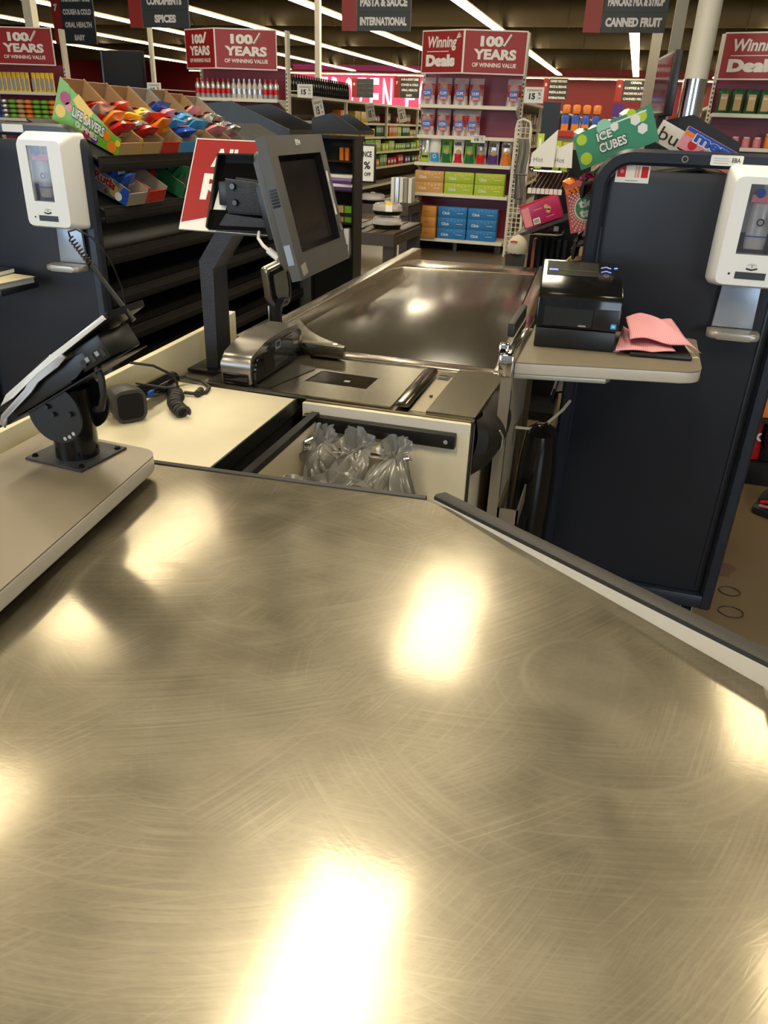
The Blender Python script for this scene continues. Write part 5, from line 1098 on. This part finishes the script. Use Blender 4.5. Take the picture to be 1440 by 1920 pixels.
for k, x in enumerate((-.165, -.135)):
    t = thing('hanging_pack', f'pale mint clip pack hanging on the left side of the right rack, {["left", "right"][k]} one', 'candy pack', (x, 2.37, 1.03), group='hanging mint packs'); pillow(MB(Matrix.Translation((x, 2.37, .985)) @ Euler((0, R(12-20*k), 0)).to_matrix().to_4x4()), .034, .02, .055, cmat('pale_mint_pack', (.35, .55, .42), .25), 140+k, n=8).build('wrapper', t)
    MB().tube([(x, 2.37, 1.04), (x+.006, 2.37, 1.09), (-.12, 2.37, 1.13)], .003, TAN, 5).build('strip', t)
def mentos(b, M, yy, L, hf, hb, sg):
    e = yy+sg*.0008; e2 = yy+sg*.0016; e3 = yy+sg*.0022
    b.add([(0, e, hf*.78), (L, e, hb*.84), (L, e, hb), (L*.12, e, hf*1.05), (0, e, hf)], [(0, 1, 2, 3, 4)], BLU); b.add([(0, e, hf*.58), (L, e, hb*.66), (L, e, hb*.84), (0, e, hf*.78)], [(0, 1, 2, 3)], ORA); b.disc((L*.85, e, .02), XV, UV, .012, RED, 12); b.disc((L*.7, e, .012), XV, UV, .010, MAG, 12)
    b.text('mentos', (L*.88, e2, .026), (-1, 0, -.02), UV, L*.82, .030, PAPER, .08); b.text('mentos', (L*.87, e3, .029), (-1, 0, -.02), UV, L*.80, .024, BLU, .04)
t, M, lo_, hi_, L = tray_box(.305, .105, 1.332, 1.420, 2.36, .05, .050, .054, PINK, CARD, 'red, orange and blue mint candy box on top of the right rack', mentos, RED, g3)
t, M, lo_, hi_, L = tray_box(.25, .04, 1.340, 1.432, 2.45, .06, .05, .056, PAPER, CARD, 'white candy box with black script behind the red and blue one', lambda b, M, yy, L, hf, hb, sg: b.text('bubba', (L*.96, yy+sg*.001, .012), (-1, 0, 0), UV, L*.62, .032, INK, .0), PAPER, g3)
for k in range(3):
    t = thing('candy_pack', f'green and white candy pack right of the red and blue mint box, {ORD[k]} from left', 'candy pack', (.30+.045*k, 2.40, 1.37), group='packs at the right end of the right rack top'); pillow(MB(Matrix.Translation((.265+.05*k, 2.42, 1.375-.016*k)) @ Euler((R(-60), 0, R(30))).to_matrix().to_4x4()), .06, .03, .06, [GREEN, RED, PAPER][k], 150+k, n=8).build('wrapper', t)
# ---- lane screens and trays above the racks
t = thing('lane_screen', 'dark flat screen on a stem above the left candy rack, back side facing', 'screen', (-1.95, 3.0, 1.36))
Ms = frame((-1.978, 3.02, 1.582), (1, .05, 0), (0, .02, 1)); b = MB(Ms); b.box2((-.088, -.014, -.085), (.088, .014, .085), mat('screen_back', (.004, .003, .003), .6, spec=.2), .004); b.build('panel', t)
b = MB(Ms); b.box2((-.0895, -.016, -.086), (-.080, .016, .086), NAVYT, .002); b.build('edge', t); MB().box2((-1.966, 3.02, 1.363), (-1.938, 3.03, 1.51), BLACK).build('stem', t)
t = thing('lane_screen', 'glossy dark screen seen at a slant above the right candy rack', 'screen', (.075, 2.9, 1.38))
Ms = frame((.060, 2.90, 1.585), (.125, -1, 0), (0, 0, 1)); b = MB(Ms); b.box2((-.16, -.012, -.087), (.16, .012, .087), BLACK, .003); b.build('housing', t)
b = MB(Ms); b.box2((-.150, -.0135, -.078), (.150, -.0122, .078), mat('dark_glass', (.05, .008, .010), .06, 0, 0, 1, spec=1.)); b.build('screen', t); MB().box2((.050, 2.86, 1.345), (.078, 2.89, 1.50), BLACK).build('stem', t)
def tray(name, lb, x0_, x1_, y0_, y1_, zb_, zt0, zt1, m):
    t = thing(name, lb, 'tray', ((x0_+x1_)/2, (y0_+y1_)/2, zb_)); th = .008; xm = x0_+(x1_-x0_)*.45
    for yy in (y0_, y1_-th): MB().prism([(x0_, zb_), (x1_, zb_), (x1_, zt1), (xm, zt0), (x0_, zt0-.03)], yy, yy+th, m, 'y').build('end_wall', t)
    b = MB(); b.box2((x0_, y0_+th, zb_), (x1_, y1_-th, zb_+.006), m); b.box2((x0_, y0_+th, zb_+.006), (x0_+th, y1_-th, zt0-.03), m); b.box2((x1_-th, y0_+th, zb_+.006), (x1_, y1_-th, zt1), m); b.build('bin', t)
    return t
TRK = mat('tray_black', (.014, .014, .015), .42, 0, .03, 200)
tray('top_tray', 'black angular bin behind the candy on the right rack', .030, .320, 2.90, 3.24, 1.375, 1.507, 1.43, TRK)
tray('top_tray', 'large black bin above the racks left of the monitor', -2.42, -1.80, 4.25, 4.75, 1.36, 1.53, 1.40, TRK)
t = tray('top_tray', 'smaller black bin right of the large one, behind the monitor top', -1.66, -1.40, 4.22, 4.5, 1.39, 1.49, 1.41, TRK)

# ================================================================= between lane and shelves
# drinks cooler and magazine rack behind the monitor
t = thing('drinks_cooler', 'black glass-front drinks cooler with a blue side behind the monitor', 'cooler', (-1.62, 4.35, 0))
b = MB(); b.box2((-2.30, 4.2, 0), (-1.62, 4.75, 1.355), mat('cooler_black', (.010, .010, .013), .35)); b.build('body', t)
b = MB(); b.box2((-1.86, 4.19, .05), (-1.83, 4.199, 1.30), BLU); b.build('blue_stripe', t)
b = MB(); b.box2((-1.82, 4.175, .10), (-1.64, 4.185, 1.28), mat('cooler_glass', (.22, .22, .24), .12, .5)); 
for x in (-1.83, -1.77, -1.735, -1.63): b.box2((x, 4.165, .08), (x+.012, 4.176, 1.30), SILVER if x != -1.77 else BLACK)
b.build('glass_door', t)
t = thing('magazine_rack', 'black magazine rack with stacked purple magazines right of the monitor', 'rack', (-1.5, 4.1, 0))
b = MB()
b.box2((-1.61, 4.06, 0), (-1.60, 4.20, 1.37), BLACK); b.box2((-1.375, 4.06, 0), (-1.365, 4.20, 1.37), BLACK)
b.box2((-1.60, 4.195, 0), (-1.375, 4.205, 1.37), BLACK); b.box2((-1.62, 4.05, 1.3702), (-1.36, 4.21, 1.385), BLACK); b.box2((-1.60, 4.10, .0), (-1.375, 4.11, .79), BLACK); b.build('frame', t)
for z in (1.27, 1.13, .97, .80): MB().box2((-1.599, 4.07, z-.008), (-1.376, 4.194, z), RACKE).build('tier', t)
MB().box2((-1.599, 4.062, 1.0), (-1.376, 4.068, 1.02), RACKE).build('tier_rail', t)
for k in range(5):
    b = MB(Matrix.Translation((-1.46, 4.13, 1.1302+.0145*k)) @ Euler((0, 0, R(3*math.sin(k*2)))).to_matrix().to_4x4()); b.box2((-.075, -.05, 0), (.075, .05, .014), [PURP, PAPER, PURP, cmat('mauve_print', (.30, .22, .38)), PAPER][k])
    tag(b.build('magazine'), f'magazine in the pile on the magazine rack, {ORD[k]} from the bottom', 'magazine', 'magazines in the pile')
for k in range(5):
    b = MB(); b.box2((-1.56+.034*k, 4.075, .801), (-1.532+.034*k, 4.185, .94), [PAPER, PURP, PAPER, PINK, PAPER][k]); b.box2((-1.555+.034*k, 4.074, .83), (-1.537+.034*k, 4.0748, .86), MAG); tag(b.build('magazine'), f'upright magazine in the lower tier of the rack, {ORD[k]} from left', 'magazine', 'upright magazines')
for k in range(3):
    b = MB(); b.box2((-1.52+.045*k, 4.10, .971), (-1.482+.045*k, 4.16, 1.05), [LIME, TAN, GREEN][k]); tag(b.build('snack_carton'), f'{["lime", "tan", "green"][k]} carton on the middle tier of the magazine rack', 'carton', 'cartons on the magazine rack')
for k in range(2): b = MB(); b.box2((-1.46+.03*k, 4.10, 1.271), (-1.44+.03*k, 4.16, 1.33), ORA); tag(b.build('small_box'), f'small orange box on the top tier of the magazine rack, {["left", "right"][k]} one', 'box', 'orange boxes')
# slatted tables with pies
WOODD = mat('dark_wood', (.050, .032, .019), .5, 0, .1, 60, .2, 6)
def table(x0_, x1_, y0_, y1_, z, lb):
    t = thing('slatted_table', lb, 'table', ((x0_+x1_)/2, (y0_+y1_)/2, 0))
    b = MB(); n = 7; w = (x1_-x0_)/n
    for k in range(n): b.box2((x0_+k*w, y0_+.03, z-.02), (x0_+(k+1)*w-.02, y1_-.03, z), WOODD, .003)
    b.build('slats', t)
    b = MB(); b.box2((x0_, y0_, z-.10), (x1_, y0_+.03, z+.002), WOODD); b.box2((x0_, y1_-.03, z-.10), (x1_, y1_, z+.002), WOODD); b.box2((x0_, y0_+.031, z-.10), (x0_+.03, y1_-.031, z-.021), WOODD); b.box2((x1_-.03, y0_+.031, z-.10), (x1_, y1_-.031, z-.021), WOODD); b.build('apron', t)
    for x in (x0_+.005, x1_-.105):
        for y in (y0_+.032, y1_-.132): MB().box2((x, y, 0), (x+.1, y+.1, z-.101), WOODD).build('leg', t)
table(-2.75, -1.86, 6.62, 7.62, .60, 'low dark slatted wooden table behind the far end of the belt')
table(-3.75, -2.45, 9.3, 10.0, .58, 'dark slatted table farther back beside the half-empty aisle')
DOME = mat('clear_dome', (.9, .88, .85), .06, alpha=.35)
def pie(x, y, z, s, lb, lab=False):
    t = thing('pie_container', lb, 'pie container', (x, y, z), group='pies on the tables')
    MB().lathe([(.12*s, 0), (.135*s, .03*s), (.14*s, .034*s)], (0, 0, .001), GLOSSB, 22).build('base', t, world=False)
    MB().lathe([(.11*s, .035*s), (.115*s, .05*s), (.02*s, .062*s)], (0, 0, .001), BROWN, 20).build('pie', t, world=False)
    MB().lathe([(.138*s, .036*s), (.132*s, .075*s), (.11*s, .095*s), (.03*s, .10*s), (.02*s, .112*s), (.004, .113*s)], (0, 0, .001), DOME, 22).build('lid', t, world=False)
    if lab: b = MB(Matrix.Translation((.05*s, -.128*s, .075*s)) @ Euler((R(-15), 0, R(15))).to_matrix().to_4x4()); b.box2((-.03, -.002, -.04), (.03, 0, .04), PAPER); b.box2((-.03, -.003, .015), (.03, -.0021, .04), YEL); part(b.build('price_label', t, world=False), 'yellow and white price label')
pie(-2.05, 7.05, .601, 1.0, 'domed pie container at the bottom of the right pair on the slatted table'); pie(-2.05, 7.05, .716, 1.0, 'domed pie container with a yellow label stacked on another one', True)
pie(-2.42, 7.0, .601, 1.0, 'flat black pie container at the left of the slatted table'); pie(-2.42, 7.02, .716, .9, 'flat black pie container on top of the left one')
pie(-2.95, 9.5, .581, 1.1, 'small domed pie on the farther slatted table below the framed sign')
for k in range(5):
    b = MB(); b.box2((-2.80+.055*k, 9.75, .581), (-2.757+.055*k, 9.93, .86), [PAPER, SILVER, PAPER, CARDG, PAPER][k]); tag(b.build('tall_carton'), f'tall pale carton in the row on the farther slatted table, {ORD[k]} from left', 'carton', 'tall cartons')
t = thing('framed_sign', 'white clearance percent off sign in a black frame on a stand', 'sign', (-2.1, 6.9, .6))
b = MB(); b.box2((-2.40, 6.86, .98), (-2.115, 6.88, 1.285), BLACK, .004); b.cyl((-2.27, 6.87, .615), (-2.27, 6.87, .98), .010, BLACK, seg=8); b.box2((-2.33, 6.84, .601), (-2.21, 6.90, .615), BLACK); b.build('frame', t)
b = MB(); b.box2((-2.385, 6.857, .995), (-2.13, 6.8595, 1.27), PAPER); b.text('CLEARANCE', (-2.375, 6.855, 1.185), XV, UV, .225, .045, INK, .03); b.text('15', (-2.36, 6.855, 1.08), XV, UV, .09, .075, INK, .04); b.text('%', (-2.22, 6.855, 1.09), XV, UV, .06, .06, INK, .03); b.text('OFF', (-2.215, 6.855, 1.035), XV, UV, .06, .03, INK, .03); b.build('sign_sheet', t)
# ---- end-of-lane wire rack right of the belt
t = thing('impulse_rack', 'black wire rack with hooks and a slanted shelf beyond the right end of the belt', 'rack', (-.38, 4.2, 0))
b = MB(); b.box2((-.46, 4.40, .05), (-.22, 4.42, 1.36), BLACK)
b.box2((-.475, 4.38, 1.33), (-.39, 4.40, 1.57), NAVY); b.box2((-.50, 4.1, 0), (-.2, 4.42, .05), BLACK)
for x in (-.47, -.22): b.box2((x, 4.39, 0), (x+.02, 4.41, 1.38), BLACK)
b.build('back_panel', t)
b = MB()
for z, xa_, xb2 in ((1.27, -.47, -.30), (.985, -.46, -.285)):
    b.tube([(xa_, 4.38, z), (xa_, 4.08, z), (xa_+.02, 4.05, z), (xb2-.02, 4.05, z), (xb2, 4.08, z), (xb2, 4.38, z)], .005, CHROME, 6)
    for k in range(6): x = xa_+.02+k*(xb2-xa_-.04)/5; b.cyl((x, 4.06, z), (x, 4.38, z), .003, CHROME, seg=5)
b.build('wire_tray', t)
b = MB(); b.prism([(-.51, .955), (-.24, 1.070), (-.24, 1.085), (-.51, .972)], 4.02, 4.30, mat('shelf_dark', (.03, .028, .024), .4), 'y'); b.build('slant_shelf', t)
b = MB(); b.tube([(-.53, 4.05, 1.25), (-.53, 4.05, 1.14), (-.49, 4.05, 1.14)], .004, BLACK, 5); b.tube([(-.53, 4.05, 1.25), (-.48, 4.05, 1.25)], .004, BLACK, 5); b.build('side_loop', t)
Mq = frame((-.372, 4.06, 1.030), (.925, 0, .375), (-.375, 0, .925))
t = thing('wafer_box', 'magenta candy box tilted on the slanted shelf of the wire rack', 'box', (-.38, 4.1, 1.03))
b = MB(Mq); b.box2((-.095, 0, .004), (.095, .08, .110), MAG, .003); b.box2((-.095, .005, .110), (.08, .075, .118), RED); b.build('carton', t)
b = MB(Mq); b.box2((-.090, -.0012, .010), (-.052, -.0003, .10), PINK); b.box2((-.045, -.0012, .012), (-.012, -.0003, .040), PAPER)
for k in range(9): b.box2((-.041+.0028*k, -.0018, .017), (-.0395+.0028*k, -.0013, .035), INK)
for px_, pz in ((.03, .078), (.042, .066), (.036, .055)): b.disc((px_, -.0008, pz), XV, UV, .010, TAN, 10)
b.box2((-.03, -.0012, .075), (.01, -.0003, .079), PINK); b.box2((.02, -.0012, .028), (.06, -.0003, .031), PINK); b.build('print', t)
for k, (xs, wd_, lb) in enumerate(((-.478, .115, 'white folded card with thin lettering on the wire rack, left one'), (-.378, .10, 'white folded card with thin lettering on the wire rack, right one'))):
    t = thing('folded_card', lb, 'card', (xs, 4.08, 1.285), group='folded cards on the wire rack'); y = 4.10+.02*k
    MB().prism([(xs, 1.286), (xs+wd_, 1.286), (xs+wd_, 1.33+.12*(k == 0)), (xs+.005, 1.345)] if k == 0 else [(xs, 1.286), (xs+wd_, 1.286), (xs+wd_*.9, 1.40), (xs, 1.36)], y, y+.004, PAPER, 'y').build('sheet', t)
    b = MB(); b.text('Hot', (xs+.015, y-.001, 1.308), XV, UV, .045, .02, INK, -.01); b.build('lettering', t)
for k, (x, z, h) in enumerate(((-.462, 1.335, .125), (-.375, 1.33, .10), (-.335, 1.33, .095))):
    b = MB(); b.box2((x, 4.17, z-.06), (x+.03, 4.20, z+h-.03), LIME); b.box2((x+.008, 4.169, z+h-.09), (x+.02, 4.1695, z+h-.05), PAPER); tag(b.build('lighter_pack'), f'lime green pack standing behind the folded cards, {ORD[k]} from left', 'pack', 'lime packs')
for k in range(8):
    x = -.465+.021*k; t = thing('hook_card', f'small white and brown tag on the row of hooks, {ORD[k]} from left', 'tag', (x, 4.12, 1.2), group='tags on the hooks')
    MB().cyl((x+.01, 4.39, 1.25), (x, 4.10, 1.19), .003, BROWN, seg=5).build('hook', t); MB().box2((x-.009, 4.095, 1.165), (x+.009, 4.099, 1.19), PAPER).build('card', t)
for k in range(3): b = MB(); b.box2((-.40+.035*k, 4.15, .992), (-.375+.035*k, 4.2, 1.015), [MAG, MAG, SILVER][k]); tag(b.build('gum_pack'), f'small pack in the lower wire tray, {ORD[k]} from left', 'gum pack', 'gum packs')
t = thing('baseball_cap', 'pale cap with dark brim hanging low on the wire rack', 'cap', (-.49, 4.0, .93))
b = MB(); b.lathe([(.058, -.015), (.06, .0), (.052, .035), (.03, .058), (.004, .068)], (-.482, 3.99, .915), cmat('cap_cream', (.50, .45, .36), .8), 18, .85, 1.); b.build('crown', t)
b = MB(); b.prism(rounded([(-.045, -.06), (.045, -.06), (.05, .02), (-.05, .02)], [.03, .03, .005, .005]), 0, .006, DARKM, 'z'); o = b.build('brim', t, world=False); o.location = (.008, -.055, -.055); o.rotation_euler = (R(70), 0, R(10))
MB().tube([(-.512, 3.944, .952), (-.495, 3.936, .957), (-.478, 3.935, .954)], .004, RED, 5).build('emblem', t)
for k in range(6):
    b = MB(); b.box2((-.44+.032*k, 4.30, .70), (-.425+.032*k, 4.36, .93), NAVY if k else cmat('tag_orange', (.7, .2, .1))); tag(b.build('hanging_strip'), f'dark hanging strip low on the wire rack, {ORD[k]} from left' if k else 'orange tipped hanging strip low on the wire rack', 'strip', 'hanging strips')
t = thing('grey_sleeve', 'grey fabric sleeve hanging at the left of the wire rack', 'fabric', (-.53, 4.1, 1.25))
b = MB(); b.grid(lambda u, v: (-.555+.055*u+.006*math.sin(9*v)+.012*v, 4.15+.012*math.sin(12*u), 1.405-.30*v), 14, 10, cmat('grey_cloth', (.22, .21, .19), .8)); b.build('cloth', t)
# sun lotion bottles farther back
t = thing('lotion_stand', 'cardboard display stand behind the green mint box holding orange capped bottles', 'stand', (-.33, 5.05, 0))
b = MB(); b.box2((-.50, 5.0, 0), (.06, 5.3, 1.42), CARD); b.box2((-.50, 4.98, 1.415), (.06, 4.999, 1.445), cmat('stand_red', (.5, .03, .02))); b.build('base', t); 
for k in range(4):
    x = -.415+.058*k; t = thing('lotion_bottle', f'blue lotion bottle with an orange cap on the stand, {ORD[k]} from left', 'bottle', (x, 5.08, 1.421), group='orange capped bottles')
    MB().box((0, 0, .055), (.045, .03, .11), BLU, .012).build('body', t, world=False); MB().box((0, 0, .135), (.045, .03, .05), ORA, .012).build('cap', t, world=False); b = MB(); b.box2((-.02, -.0165, .02), (.02, -.0155, .06), ORA); b.build('print', t, world=False)
for k in range(3): b = MB(); b.box2((-.16+.07*k, 5.1, 1.421), (-.10+.07*k, 5.2, 1.56+.03*(k == 0)), [PURP, ORA, ORA][k]); tag(b.build('lotion_box'), f'{["purple", "orange", "amber"][k]} box on the cardboard stand behind the green mint box', 'box', 'boxes on the cardboard stand')
# dark rack beyond the right one with snack bags
t = thing('low_rack', 'black low rack with snack bags beyond the right edge of the navy rack', 'rack', (1.0, 3.9, 0))
b = MB(); b.box2((.60, 3.75, .05), (1.5, 4.3, 1.25), DARKM); b.box2((.60, 3.60, .0), (1.5, 3.748, .10), DARKM); b.box2((.60, 3.60, .30), (1.5, 3.748, .312), DARKM); b.box2((.60, 3.60, .60), (1.5, 3.748, .612), DARKM); b.build('body', t)
g = 'snack bags on the low rack'
for k, (x, z, rz_, m, lb) in enumerate(((.80, .3125, 8, ORA, 'orange snack bag with yellow lettering low at the right edge'), (.72, .1005, 15, RED, 'red and white snack bag below the orange one'), (.86, .1005, -8, NAVY, 'dark blue snack bag low at the right edge'), (.95, .3125, -12, BLU, 'blue snack bag right of the orange one'))):
    t = thing('snack_bag', lb, 'snack bag', (x, 3.66, z), group=g); Mz = Matrix.Translation((x, 3.66, z)) @ Euler((R(-14), 0, R(rz_))).to_matrix().to_4x4(); pillow(MB(Mz), .15, .07, .19, m, 160+k).build('pouch', t)
    if k < 2: b = MB(Mz); b.text('Puffs' if k == 0 else 'mix', (-.05, -.047, .09), XV, UV, .10, .05, YEL if k == 0 else PAPER, .04); b.build('print', t)
t = thing('sneaker', 'dark shoe with red stripes standing on the floor at the right edge', 'shoe', (.84, 3.3, 0))
SX = Matrix.Translation((-.065, 0, 0))
b = MB(SX); b.prism(rounded([(.79, 3.28), (.92, 3.20), (1.02, 3.28), (1.0, 3.40), (.86, 3.42)], [.03]*5), .001, .03, RUB, 'z', .004); b.build('sole', t)
b = MB(SX); b.lathe([(.075, 0), (.085, .02), (.075, .05), (.05, .085), (.038, .10)], (.92, 3.32, .03), NAVY, 16, 1.2, .8); b.build('upper', t); b = MB(SX); b.tube([(.82, 3.27, .06), (.88, 3.252, .075), (.95, 3.255, .07)], .008, RED, 6); b.tube([(.82, 3.275, .042), (.90, 3.245, .046), (.97, 3.255, .042)], .006, PINK, 6); b.build('stripe', t)
# wire rings on the floor, stain
for k, (x, y, r_) in enumerate(((.575, 2.56, .030), (.565, 2.42, .034))): tag(MB().tube([(x+r_*1.2*math.cos(a), y+r_*math.sin(a), .003) for a in [2*PI*q/20 for q in range(20)]], .0018, RACKE, 5, closed=True).build('wire_ring'), f'thin wire ring lying on the floor right of the navy rack, {["farther", "nearer"][k]} one', 'wire ring')
b = MB(); b.add([(.56+.05*math.cos(a)*(1+.3*math.sin(3*a)), 2.72+.06*math.sin(a), .0012) for a in [2*PI*q/20 for q in range(20)]], [tuple(range(20))], mat('stain', (.09, .05, .028), .4)); tag(b.build('floor_stain'), 'dark brown stain on the floor right of the navy rack', 'stain')
# book and papers on the left rack
t = thing('wall_ledge', 'dark narrow ledge on the left navy end panel under the book', 'shelf', (-2.05, 2.2, .9)); MB().box2((-2.24, 2.10, .895), (-1.93, 2.285, .915), NAVY, .003).build('board', t)
b = MB(Matrix.Translation((-2.02, 2.19, .9152)) @ Euler((0, 0, R(-6))).to_matrix().to_4x4()); b.box2((-.20, -.09, 0), (.085, .08, .022), PAPER, .001); b.box2((-.19, -.085, .0221), (.10, .075, .0226), mat('cream_paper', (.72, .63, .42), .7)); tag(b.build('paper_stack'), 'stack of white papers under the dark book at the left edge', 'papers')
t = thing('dark_book', 'dark blue book on the white papers at the left edge', 'book', (-2.06, 2.18, .938)); b = MB(Matrix.Translation((-2.10, 2.19, .9381)) @ Euler((0, 0, R(4))).to_matrix().to_4x4()); b.box2((-.12, -.085, 0), (.09, .08, .018), NAVY, .003); b.build('cover', t); b = MB(Matrix.Translation((-2.10, 2.19, .9381)) @ Euler((0, 0, R(4))).to_matrix().to_4x4()); b.box2((-.118, -.083, .003), (.0905, .078, .015), PAPER); b.build('pages', t)
